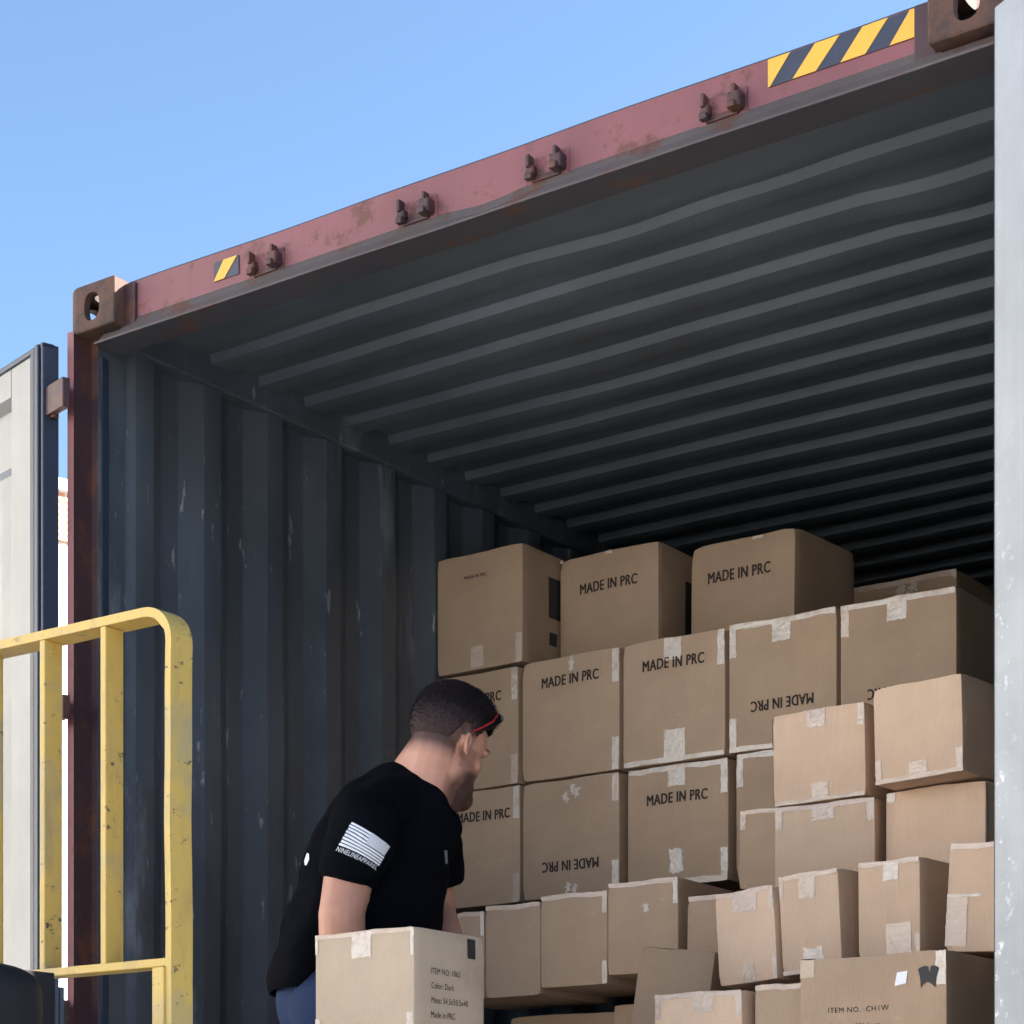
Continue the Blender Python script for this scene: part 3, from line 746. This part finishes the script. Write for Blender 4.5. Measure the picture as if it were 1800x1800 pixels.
# low row
c = C((.897, 1.107, 1.2, -1.722, -1.470, .38, 'right carton of the low row, beneath the MADE IN PRC wall'), ('edge', 'trw'), group=GL, seed=15, rz=2)
c.patch('front', .52, .66, .60, .74, 'tape_white_glare', jag=.03)
c = C((.683, .892, 1.2, -1.744, -1.487, .38, 'middle carton of the low row with a taped right edge'), ('edge', 'tr', 'br'), group=GL, seed=16, rz=1.5)
c = C((.497, .680, 1.2, -1.762, -1.500, .38, 'dark carton in the low row beside the held box'), ('edge',), group=GL, seed=17)
c = C((.315, .494, 1.2, -1.762, -1.512, .38, 'low row carton behind the held box, touching the man\'s far arm'), ('edge', 'trw'), group=GL, seed=18)
c = C((.44, .80, 1.42, -2.12, -1.80, .23, 'shadowed carton under the low row, at the bottom edge beside the held box'), (), group='shadowed cartons under the low row', seed=19)
c = C((.80, 1.15, 1.40, -2.12, -1.785, .25, 'shadowed carton under the low row, left of the leaning box'), (), group='shadowed cartons under the low row', seed=20)
# right pile
F_ = 'carton_lit'
c = C((1.483, 1.722, 1.0, -1.352, -1.124, .25, 'pinkish carton with torn left edge, top left of the loose pile'), ('bedge', 'tr'), group=GP, seed=21, rz=1, ry=-1, mat=F_)
c.patch('front', .38, .80, .58, .99); c.patch('front', .42, .02, .60, .2); c.poly('left', [(.75, .6), (1, .62), (1, .98), (.78, .95)], 'tape_white_glare', 'torn_flap')
c = C((1.768, 1.992, .94, -1.338, -1.108, .27, 'highest carton of the loose pile, tipped forward to show its underside'), ('bedge', 'bl', 'br'), group=GP, seed=22, rz=-5, ry=-1.5, mat=F_)
c.patch('front', .40, .0, .60, .18)
c = C((1.488, 1.742, 1.0, -1.590, -1.357, .28, 'pinkish carton under the torn-edged one, tape square at its top'), ('top', 'edge', 'tl', 'tr'), group=GP, seed=23, rz=4, mat=F_)
c = C((1.757, 2.010, 1.03, -1.585, -1.345, .28, 'carton under the tipped forward one, beside the grey door'), ('edger',), group=GP, seed=24, rz=-4, mat=F_)
c.patch('front', .01, .90, .1, .99, 'tape_white_glare')
c = C((1.243, 1.484, 1.28, -1.512, -1.302, .27, 'carton wedged left of the pile, against the wall\'s lower corner'), ('edge', 'tl'), group=GP, seed=25, ry=1.5, rz=-2)
c = C((1.507, 1.661, .65, -1.826, -1.606, .32, 'left of three narrow upright cartons, taped top and bottom'), ('edge', 'tr', 'bot', 'br'), group=GP, seed=26, rz=-4, ry=-3.5, mat=F_)
c.patch('front', .30, .76, .72, .99)
c = C((1.668, 1.820, .65, -1.812, -1.580, .32, 'middle of three narrow upright cartons'), ('tl', 'edge', 'bedge'), group=GP, seed=27, rz=-5, ry=-3, mat=F_)
c.patch('front', .34, .74, .62, .96); c.patch('front', .38, .03, .70, .24, 'tape_white_glare', jag=.02)
c = C((1.854, 2.003, .65, -1.797, -1.570, .32, 'right of three narrow upright cartons, with a dark side face'), ('edge', 'br'), group=GP, seed=28, rz=-4, ry=-.5, mat=F_)
c.patch('front', .42, .80, .66, .98, 'tape_white_glare'); c.patch('front', .46, .02, .86, .36)
c = C((2.040, 2.270, .68, -1.790, -1.549, .28, 'leaning carton half hidden behind the right grey door'), ('edge',), group=GP, seed=29, ry=3.5, rz=-3, mat=F_)
c.patch('front', .005, .05, .22, .50); c.patch('front', .0, .5, .36, .53, 'tape_white_glare')
c = C((1.207, 1.455, 1.06, -1.80, -1.551, .26, 'dull carton left of the three narrow upright ones'), ('edge',), group=GP, seed=30, ry=1)
c = C((1.805, 2.140, .45, -2.14, -1.805, .40, 'wide front carton printed ITEM NO. with a black emblem and white label'), (), group=GP, seed=31, rz=-1.5, mat='carton', bulge=.002)
c.text('front', ['ITEM NO.  CH1W', 'Color:   Walnut', 'Meas: 62 x 44 x 34 CM'], .20, .655, .42, lh=.105, align='l', stretch=.95, bold=.012)
c.patch('front', .0, .88, .10, .995, 'carton_pale', 'tape'); c.patch('front', .93, .78, .995, .995, 'tape_white_glare')
c.poly('front', [(.66, .79), (.735, .80), (.745, .88), (.675, .875)], 'paper', 'white_label')
c.poly('front', [(.835, .76), (.850, .785), (.878, .80), (.906, .785), (.930, .76), (.940, .83), (.955, .885), (.935, .897), (.912, .902), (.897, .895), (.895, .865), (.885, .865), (.883, .895), (.865, .902), (.84, .897), (.815, .885), (.828, .83)], 'black_print', 'printed_emblem')
c.poly('top', [(0, 0), (.1, 0), (.1, .1), (0, .1)], 'tape', 'tape')
c = C((1.421, 1.640, .50, -2.10, -1.856, .30, 'pale-topped carton at the bottom edge, left of the wide printed one'), ('edge', 'tr', 'tl'), group=GP, seed=32, rz=2, mat=F_)
c.patch('front', .45, .80, .68, .99, 'tape')
c = C((1.658, 1.801, .53, -2.10, -1.846, .30, 'short carton squeezed between two front boxes, beside the printed one'), ('edge',), group=GP, seed=33, rz=-2, mat='carton')
c = C((1.194, 1.398, .78, -1.96, -1.715, .24, 'leaning carton with slanted sides, in front of the low row'), (), group=GP, seed=34, ry=8, rz=1, mat='carton')
c = C((1.44, 1.74, 1.02, -1.85, -1.594, .28, 'carton glimpsed in the gap behind the narrow upright boxes'), (), group='cartons glimpsed behind the narrow ones', seed=35)
c = C((1.75, 2.03, 1.04, -1.85, -1.590, .28, 'carton in the dark gap left of the leaning box by the door'), (), group='cartons glimpsed behind the narrow ones', seed=36)

# held box
c = Carton(.954, 1.220, -.20, -1.965, -1.747, .275, 'pale carton held at waist height by the man, printed on its side', mat='carton_pale', seed=40, bulge=.003)
for sp in ((.0, .80, .028, .995), (.965, .72, .998, .99), (.0, .0, .05, .14), (.93, .0, .995, .16)): c.patch('front', *sp, mat='tape_white_glare')
c.patch('front', .38, .73, .575, .985, 'tape_white_glare', jag=.006); c.patch('front', .02, .95, .98, .997, jag=.004); c.patch('front', .40, .0, .60, .06, 'tape_white_glare')
c.text('right', ['ITEM NO: 1062', 'Color: Dark', 'Meas: 54.5x50.5x48', 'Made in PRC'], .22, .58, .42, lh=.145, align='l', stretch=1.15, bold=.012)
c.poly('right', [(.74, .76), (.86, .76), (.86, .96), (.74, .96)], 'black_print', 'dark_label')
c.o.name = 'held_carton'; c.o['category'] = 'carton'

# ------------------------------------------------------------------ the man
D0 = 5.2
r_ = Vector((.779, .627, 0)); k_ = Vector((-.627, .779, 0))
camp = Vector((3.9077, -4.0798, EYE))
def P(u, v, dd=0.):      # point of the figure: lateral / height read at depth D0+dd from where the photographer stood
    D = D0+dd
    return camp+k_*D+r_*((u-450.1)/3848.1*D)+Vector((0, 0, (2105.3-v)/3848.1*D))
def cap(bm, a, b, ra, rb, flat=None, seg=16, rings=6):
    """tapered capsule; flat = (axis vector, factor) squashes"""
    a = Vector(a); b = Vector(b); ax = b-a; L = ax.length; q = ax.to_track_quat('Z', 'Y') if L > 1e-6 else Matrix.Identity(3).to_quaternion()
    pr = []
    for i in range(rings+1):
        t = -math.pi/2+math.pi/2*i/rings; pr.append((ra*math.cos(t), ra*math.sin(t)))
    for i in range(rings+1):
        t = math.pi/2*i/rings; pr.append((rb*math.cos(t), L+rb*math.sin(t)))
    grid = []
    for (r, h) in pr:
        row = []
        for s in range(seg):
            t = 2*math.pi*s/seg; p = Vector((r*math.cos(t), r*math.sin(t), h)); p = q @ p
            row.append(p)
        grid.append(row)
    vg = []
    for row in grid:
        vr = []
        for p in row:
            p = p+a
            if flat:
                n, f = flat; m = (a+b)/2; n = n.normalized(); dd = (p-m).dot(n); p = p+n*(dd*(f-1))
            vr.append(bm.verts.new(p))
        vg.append(vr)
    for i in range(len(vg)-1):
        for s in range(seg): bm.faces.new((vg[i][s], vg[i][(s+1) % seg], vg[i+1][(s+1) % seg], vg[i+1][s]))
    bm.faces.new(vg[0][::-1]); bm.faces.new(vg[-1])
def frustum(bm, a, b, ra, rb, seg=24):
    cyl(bm, a, b, ra, rb, seg)
def ell(bm, c, rad, mat=Matrix.Identity(3)):
    tmp = bmesh.ops.create_uvsphere(bm, u_segments=28, v_segments=18, radius=1)
    for v in tmp['verts']: v.co = Vector(c)+mat @ Vector((v.co.x*rad[0], v.co.y*rad[1], v.co.z*rad[2]))
def fuse(bm, name, voxel, smooth_it, mat, parent):
    me = bpy.data.meshes.new(name); bm.to_mesh(me); bm.free(); o = link(name, me)
    m = o.modifiers.new('r', 'REMESH'); m.mode = 'VOXEL'; m.voxel_size = voxel; m.use_smooth_shade = True
    s = o.modifiers.new('s', 'SMOOTH'); s.iterations = smooth_it; s.factor = .5
    me2 = evaluated(o, name); o.modifiers.clear(); o.data = me2; o.data.materials.clear(); o.data.materials.append(M[mat])
    for p in o.data.polygons: p.use_smooth = True
    return o
man = empty('person', P(585, 1790, 0)-Vector((0, 0, P(585, 1790, 0).z-z(BOT+.166))))
tag(man, 'bearded man in black t-shirt bending over a carton, sunglasses pushed up on his head', 'person')
def adopt(o):
    o.parent = man; o.matrix_parent_inverse = Matrix.Translation(-man.location); return o
# head frame
yaw = R(34); pitch = R(21); roll = 0
hx = (r_*math.cos(yaw)+k_*math.sin(yaw)); up = Vector((0, 0, 1))
hf = (hx*math.cos(pitch)-up*math.sin(pitch)).normalized()       # facing
hu = (up*math.cos(pitch)+hx*math.sin(pitch)).normalized()
hl = hu.cross(hf).normalized()                                  # left of the head
HM = Matrix((hf, hl, hu)).transposed(); HC = P(787, 1314, 0); HS = 1.01
def H(x, y, zz): return HC+HM @ (Vector((x, y, zz))*HS)
def hell(bm, c, r, rot=None):
    m = HM @ (rot if rot else Matrix.Identity(3)); ell(bm, H(*c), tuple(q*HS for q in r), m)
bm = bmesh.new()
hell(bm, (-.012, 0, .042), (.094, .076, .086)); hell(bm, (.030, 0, .030), (.060, .066, .066)); hell(bm, (.030, 0, -.03), (.062, .060, .078))
hell(bm, (.044, 0, -.080), (.052, .052, .042)); hell(bm, (.078, 0, -.098), (.030, .030, .028)); hell(bm, (.055, 0, -.108), (.035, .035, .025)); hell(bm, (.02, .052, -.06), (.04, .014, .035)); hell(bm, (.02, -.052, -.06), (.04, .014, .035))
cap(bm, H(.084, 0, .008), H(.095, 0, -.024), .008*HS, .010*HS); hell(bm, (.086, .010, -.028), (.010, .007, .007)); hell(bm, (.086, -.010, -.028), (.010, .007, .007))
for s in (-1, 1):
    hell(bm, (.080, s*.030, .020), (.012, .026, .009)); hell(bm, (.056, s*.036, -.026), (.024, .022, .026))
    hell(bm, (.000, s*.076, -.010), (.011, .008, .020))
    er = [(.012+.0-.014+.015*math.cos(t), s*(.084-.55*(.013*math.cos(t))), -.004+.028*math.sin(t)+(.003 if math.sin(t) > 0 else 0)) for t in [R(q_) for q_ in range(25, 300, 22)]]
    for e0, e1 in zip(er, er[1:]): cap(bm, H(*e0), H(*e1), .0048, .0048, seg=8, rings=3)
    hell(bm, (-.004, s*.083, -.006), (.010, .0035, .022), Matrix.Rotation(R(s*28), 3, 'Z'))
hell(bm, (.080, 0, -.060), (.007, .018, .005)); hell(bm, (.076, 0, -.072), (.008, .016, .005))
# neck
cap(bm, H(-.030, 0, -.03), P(742, 1405, .0), .066, .078); cap(bm, H(-.045, 0, -.02), P(722, 1372, .01), .052, .06); cap(bm, H(.02, 0, -.07), P(765, 1410, 0), .045, .06)
# torso (kept inside the shirt)
Tz = [(700, 1440, .110), (672, 1500, .135), (660, 1580, .140), (628, 1660, .145), (590, 1750, .140)]
for a, b in zip(Tz, Tz[1:]): cap(bm, P(*a[:2], .02), P(*b[:2], .02), a[2], b[2], (k_, .95))
RS = P(640, 1448, -.185); LS = P(742, 1445, .16)
cap(bm, P(720, 1430, 0), RS, .06, .055); cap(bm, P(720, 1430, 0), LS, .06, .055)
# right arm
RE = P(600, 1606, -.205); RH = Vector((.905, -.03, z(-1.925)))
cap(bm, RS, P(613, 1540, -.18), .062, .058); cap(bm, P(613, 1540, -.18), RE, .059, .053)
cap(bm, P(620, 1535, -.18), P(620, 1575, -.18), .045, .040)
ell(bm, P(596, 1612, -.205), (.047, .047, .047))
cap(bm, RE, P(601, 1660, -.19), .054, .054); cap(bm, P(601, 1660, -.19), RH, .053, .028)
# left arm
LE = P(768, 1605, .21); LH = Vector((1.13, .14, z(-1.90)))
cap(bm, LS, LE, .058, .047); cap(bm, LE, LE.lerp(LH, .45), .046, .043); cap(bm, LE.lerp(LH, .45), LH, .043, .027)
# hands: palm, four fingers with a bend, thumb
def hand(bm, wrist, fwd, side, nrm, thumb_s):
    """fwd along the fingers, side across the palm, nrm = palm outward normal"""
    fwd = fwd.normalized(); side = side.normalized(); nrm = nrm.normalized()
    c = wrist+fwd*.05
    for t in (-.03, -.01, .01, .03): cap(bm, wrist+side*t*.6, wrist+fwd*.088+side*t, .015, .0125)
    for i, (t, L) in enumerate(((-.034, .072), (-.0115, .082), (.0115, .077), (.034, .060))):
        b0 = wrist+fwd*.088+side*t; b1 = b0+(fwd*.93+nrm*.32).normalized()*L*.45; b2 = b1+(fwd*.65+nrm*.75).normalized()*L*.30; b3 = b2+(fwd*.3+nrm*.95).normalized()*L*.22
        cap(bm, b0, b1, .0105, .0095); cap(bm, b1, b2, .0095, .0088); cap(bm, b2, b3, .0088, .0075)
    t0 = wrist+fwd*.025+side*thumb_s*.028; t1 = t0+(fwd*.6+side*thumb_s*.75+nrm*.2).normalized()*.042; t2 = t1+(fwd*.8+side*thumb_s*.3+nrm*.5).normalized()*.034
    cap(bm, t0, t1, .014, .0115); cap(bm, t1, t2, .0115, .009)
# right hand: against the left face of the box, fingers curling under its bottom
hand(bm, RH, Vector((.15, .0, -1)), Vector((0, 1, 0)), Vector((1, 0, .0)), 1)
hand(bm, LH, Vector((0, -.15, -1)), Vector((1, 0, 0)), Vector((0, -1, 0)), -1)
# legs (inside the jeans) and down to the boots
HPR = P(585, 1775, -.12); HPL = P(600, 1775, .12); fz = z(BOT+.166)
def foot(p, t): return Vector((p.x, p.y, fz+t))
KR = P(620, 1790, -.12); KR.z = fz+.50; KL = P(640, 1790, .14); KL.z = fz+.50
AR = P(575, 1790, -.13); AR.z = fz+.10; AL = P(605, 1790, .16); AL.z = fz+.10
for hp, kn, an in ((HPR, KR, AR), (HPL, KL, AL)): cap(bm, hp, kn, .085, .055); cap(bm, kn, an, .052, .036)
body = fuse(bm, 'body', .005, 5, 'skin', None)
# tint: beard, stubble, hairline by position on the head
ca = body.data.color_attributes.new('tint', 'FLOAT_COLOR', 'POINT'); HMi = HM.transposed()
for v in body.data.vertices:
    p = (HMi @ (v.co-HC))/HS; t = 0.
    if abs(p.y) < .1 and -.18 < p.z < .15 and -.13 < p.x < .14:
        n = noise.noise(v.co*38)*.012
        # beard: jaw and chin
        jl = -.040+n
        jj = jl-.030*max(0, min(1, (.035-p.x)/.05))
        if p.x > -.022+n and p.z < jj and p.z > -.17: t = min(1, (jj-p.z)/.026)*min(1, (p.x+.022)/.035)*(.95 if p.x > .03 else .82)
        if p.x > .055 and -.095 < p.z < -.042: t = max(t, .80*min(1, (-.042-p.z)/.008))
        if -.0 < p.x < .05 and -.06 < p.z < .0 and abs(p.y) > .05: t = max(t, .35*min(1, max(0, .04-abs(p.x-.022))/.02))
        if abs(p.y) > .012 and .017 < p.z < .027 and p.x > .07: t = .8
        # clipped nape
        if p.x < .03 and p.z > -.060+n*1.5 and (p.x < -.02 or p.z > .012): t = max(t, min(1, (p.z+.060)/.035)*.86*min(1, (.03-p.x)/.03))
    ca.data[v.index].color = (t, t, t, 1)
adopt(body)
# hair
bm = bmesh.new(); bmesh.ops.create_icosphere(bm, subdivisions=6, radius=1)
for v in bm.verts:
    d = v.co.normalized(); p = Vector((d.x*.101-.010, d.y*.0815, d.z*.092+.044))
    # hairline: forehead at the front, over the ears, nape at the back
    x = d.x
    if x > .6: line = .050+.02*(x-.6)/.4
    elif x > .28: line = .004+.046*(x-.28)/.32
    elif x > .12: line = .004
    elif x > -.15: line = .026
    else: line = .026-.100*min(1, (-.15-x)/.40)
    inside = (p.z-line)/.024+noise.noise(d*14)*.45
    k = max(0, min(1, inside))
    top = max(0, d.z)
    th = .0005+.011*top**1.5+.004*max(0, d.x)*top
    nn = noise.noise(d*34)*.0035*(.4+top)+noise.noise(d*80)*.0015
    front = max(0, 1-((d-Vector((.72, 0, .62)).normalized()).length/.55))
    spike = front*(.010+.010*abs(noise.noise(d*26)))
    p = p*(1-.0)+d*((th+nn+spike)*k-(.016*(1-k)))
    v.co = H(p.x, p.y, p.z)
hair = bm_obj('hair', bm, 'hair', None, smooth=True); adopt(hair)
fa = hair.data.color_attributes.new('fade', 'FLOAT_COLOR', 'POINT')
for v in hair.data.vertices:
    p = (HMi @ (v.co-HC))/HS; f_ = max(0, min(1, (.075-p.z-.6*max(0, p.x))/.06)); fa.data[v.index].color = (f_, f_, f_, 1)
# tufts: short strands over the top and front
bm = bmesh.new()
for i in range(11000):
    while True:
        d = Vector((random.gauss(.25, .7), random.gauss(0, .6), random.gauss(.8, .5))).normalized()
        if d.z > .30 or (d.x < -.15 and d.z > -.45): break
    p = Vector((d.x*(.1015+.003*max(0, d.z))-.010, d.y*.082, d.z*.094+.045))+d*(.0105*max(0, d.z)**1.5+.010*max(0, 1-((d-Vector((.72, 0, .62)).normalized()).length/.55))); f = max(0, d.x)*max(0, d.z)
    L = .005+.040*f*random.uniform(.2, 1)**1.5; 
    if d.z < .45: L = .0025
    dr = (d+Vector((random.uniform(-.4, .9)*max(.15, f), random.uniform(-.6, .6), random.uniform(-.2, .5)))).normalized(); sd = dr.cross(Vector((random.random(), random.random(), .3))).normalized()*.0010
    a = bm.verts.new(H(*(p+sd))); b = bm.verts.new(H(*(p-sd))); c_ = bm.verts.new(H(*(p+dr*(L+.006)))); bm.faces.new((a, b, c_))
tuft = bm_obj('hair_strands', bm, 'hair', hair); 
# eyes
for s in (-1, 1):
    bm = bmesh.new(); hell(bm, (.066, s*.031, .002), (.0105, .0105, .0085)); adopt(bm_obj('eye', bm, 'eye_white', None, smooth=True))
# sunglasses pushed up over the forehead
sg = empty('sunglasses', (0, 0, 0)); adopt(sg); 
bm = bmesh.new()
for s in (-1, 1):
    hell(bm, (.076, s*.032, .110), (.005, .029, .015), Matrix.Rotation(R(s*-20), 3, 'Z') @ Matrix.Rotation(R(-38), 3, 'Y'))
cap(bm, H(.084, -.02, .112), H(.084, .02, .112), .004, .004)
lens = bm_obj('lens', bm, 'dark_lens', sg, smooth=True)
for s in (-1, 1):
    bm = bmesh.new(); pts = [H(.062, s*.066, .106), H(.042, s*.086, .074), H(.012, s*.0905, .040), H(-.008, s*.088, .020)]
    for a, b in zip(pts, pts[1:]): cap(bm, a, b, .0023, .0022, seg=8, rings=3)
    arm = bm_obj('arm', bm, 'red_plastic', sg, smooth=True)
sg.matrix_parent_inverse = Matrix.Translation(-man.location)

# shirt
bm = bmesh.new()
S = [(705, 1428, .118), (672, 1475, .152), (661, 1530, .175), (650, 1600, .178), (620, 1668, .178), (590, 1722, .155)]
for a, b in zip(S, S[1:]): cap(bm, P(*a[:2], .02), P(*b[:2], .02), a[2], b[2], (k_, .98))
cap(bm, P(735, 1392, .0), P(655, 1435, -.12), .062, .075); cap(bm, P(742, 1392, .02), P(750, 1440, .15), .060, .075); cap(bm, P(722, 1378, .0), P(650, 1430, .0), .052, .09)
cap(bm, P(738, 1418, 0), P(738, 1480, 0), .075, .088, (k_, 1.3)); cap(bm, P(742, 1425, 0), P(757, 1452, 0), .062, .069)
cap(bm, P(640, 1448, -.17), P(632, 1488, -.19), .080, .080); frustum(bm, P(634, 1480, -.19), P(611, 1549, -.19), .082, .066)
frustum(bm, P(745, 1444, .15), P(772, 1560, .19), .076, .062)
# loose back hem
cap(bm, P(570, 1590, 0), P(521, 1722, .0), .055, .070, (k_, 2.6)); cap(bm, P(575, 1560, .0), P(560, 1660, 0), .06, .09, (k_, 1.8))
# cut planes: hem of the sleeves and of the body
shirt = fuse(bm, 't_shirt', .007, 13, 'black_cotton', None)
bm = bmesh.new(); bm.from_mesh(shirt.data)
def slice_off(bm, co, no, pred=None):
    g = [f for f in bm.faces if pred is None or pred(f.calc_center_median())]
    vs = set(v for f in g for v in f.verts); es = set(e for f in g for e in f.edges)
    bmesh.ops.bisect_plane(bm, geom=list(g)+list(vs)+list(es), plane_co=co, plane_no=no, clear_outer=True)
slice_off(bm, P(500, 1745, 0), Vector((0, 0, -1)))
# folds
for v in bm.verts:
    c = v.co; q = Vector((c.dot(r_)*5, c.dot(k_)*4, c.z*9)); nrm = v.normal
    v.co = c+nrm*(.010*noise.noise(q+Vector((0, 0, c.dot(r_)*9)))+.004*noise.noise(q*3.1))
bm.to_mesh(shirt.data); bm.free()
sm = shirt.modifiers.new('s', 'SOLIDIFY'); sm.thickness = .004; sm.offset = 1
adopt(shirt)
# collar
bm = bmesh.new(); cc = P(744, 1388, 0); ax = (H(0, 0, -.05)-P(725, 1440, 0)).normalized(); q = ax.to_track_quat('Z', 'Y')
# jeans
bm.free(); bm = bmesh.new()
cap(bm, P(574, 1762, -.02), P(592, 1800, 0), .125, .145, (k_, 1.15))
for hp, kn, an in ((HPR, KR, AR), (HPL, KL, AL)): cap(bm, hp, kn, .105, .078); cap(bm, kn, an+Vector((0, 0, -.03)), .078, .068)
jeans = fuse(bm, 'jeans', .009, 3, 'denim', None)
for v in jeans.data.vertices:
    c = v.co; v.co = c+Vector((noise.noise(c*9), noise.noise(c*9+Vector((5, 0, 0))), 0))*.008
adopt(jeans)
for an in (AR, AL):
    bm = bmesh.new(); fd = (r_*.9+k_*.3).normalized(); b = Vector((an.x, an.y, fz))
    cap(bm, b+Vector((0, 0, .045)), b+Vector((0, 0, .13)), .052, .055); cap(bm, b+fd*.02+Vector((0, 0, .05)), b+fd*.17+Vector((0, 0, .042)), .052, .042); cap(bm, b-fd*.03+Vector((0, 0, .03)), b+fd*.18+Vector((0, 0, .028)), .03, .03, (k_, 1.4))
    bt = fuse(bm, 'boot', .007, 3, 'boot_leather', None); adopt(bt)
# prints on the shirt: laid on the cloth
bpy.context.view_layer.update()
smesh = shirt.data
bvh = BVHTree.FromPolygons([v.co.copy() for v in smesh.vertices], [tuple(p.vertices) for p in smesh.polygons])
def on_shirt(u, v, off=.0062):
    t = P(u, v, -.2); hit = bvh.ray_cast(t-k_*.3, k_)
    if hit[0] is None: return t
    return hit[0]+hit[1]*math.copysign(off, -hit[1].dot(k_)) if abs(hit[1].dot(k_)) > .01 else hit[0]-k_*off
Q = [Vector((590, 1503)), Vector((656, 1533)), Vector((681, 1493)), Vector((618, 1452))]   # bottom-left, bottom-right, top-right, top-left
def bil(a, b):
    p = Q[0]*(1-a)*(1-b)+Q[1]*a*(1-b)+Q[2]*a*b+Q[3]*(1-a)*b
    p.y += -3*math.sin(a*math.pi)*0; return p
def shirt_patch(bm, a0, a1, b0, b1, n=10, m=2):
    g = [[bm.verts.new(on_shirt(*bil(a0+(a1-a0)*i/n, b0+(b1-b0)*j/m))) for j in range(m+1)] for i in range(n+1)]
    for i in range(n):
        for j in range(m): bm.faces.new((g[i][j], g[i+1][j], g[i+1][j+1], g[i][j+1]))
bm = bmesh.new(); nS = 8
for i in range(nS):
    b0 = .20+.80*i/nS; b1 = b0+.80/nS*.70
    a1 = 1.0 if i < 4 else .50
    shirt_patch(bm, 0+.01*(i % 2), a1, b0, b1)
fl = bm_obj('printed_flag', bm, 'white_print', None); adopt(fl)
bm = bmesh.new(); shirt_patch(bm, .50, .985, .60, .985, 8, 6); f2 = bm_obj('flag_canton', bm, 'grey_print', fl)
bm = bmesh.new(); me = text_mesh('NINELINEAPPAREL', .03); xs = [v.co.x for v in me.vertices]; ys = [v.co.y for v in me.vertices]
vs = [bm.verts.new(on_shirt(*bil(.01+.98*(v.co.x-min(xs))/(max(xs)-min(xs)), .0+.155*(v.co.y-min(ys))/(max(ys)-min(ys))))) for v in me.vertices]
for p in me.polygons:
    try: bm.faces.new([vs[i] for i in p.vertices])
    except ValueError: pass
adopt(bm_obj('printed_text', bm, 'white_print', None))
def blob(pts, mat):
    bm = bmesh.new(); bm.faces.new([bm.verts.new(on_shirt(u, v)) for u, v in pts]); adopt(bm_obj('printed_mark', bm, mat, None))
blob([(542, 1504), (541, 1495), (546, 1480), (549, 1484), (549, 1495), (545, 1504)], 'white_print')
blob([(784, 1480), (790, 1479), (792, 1500), (787, 1503)], 'faded_print')
bpy.context.view_layer.update()
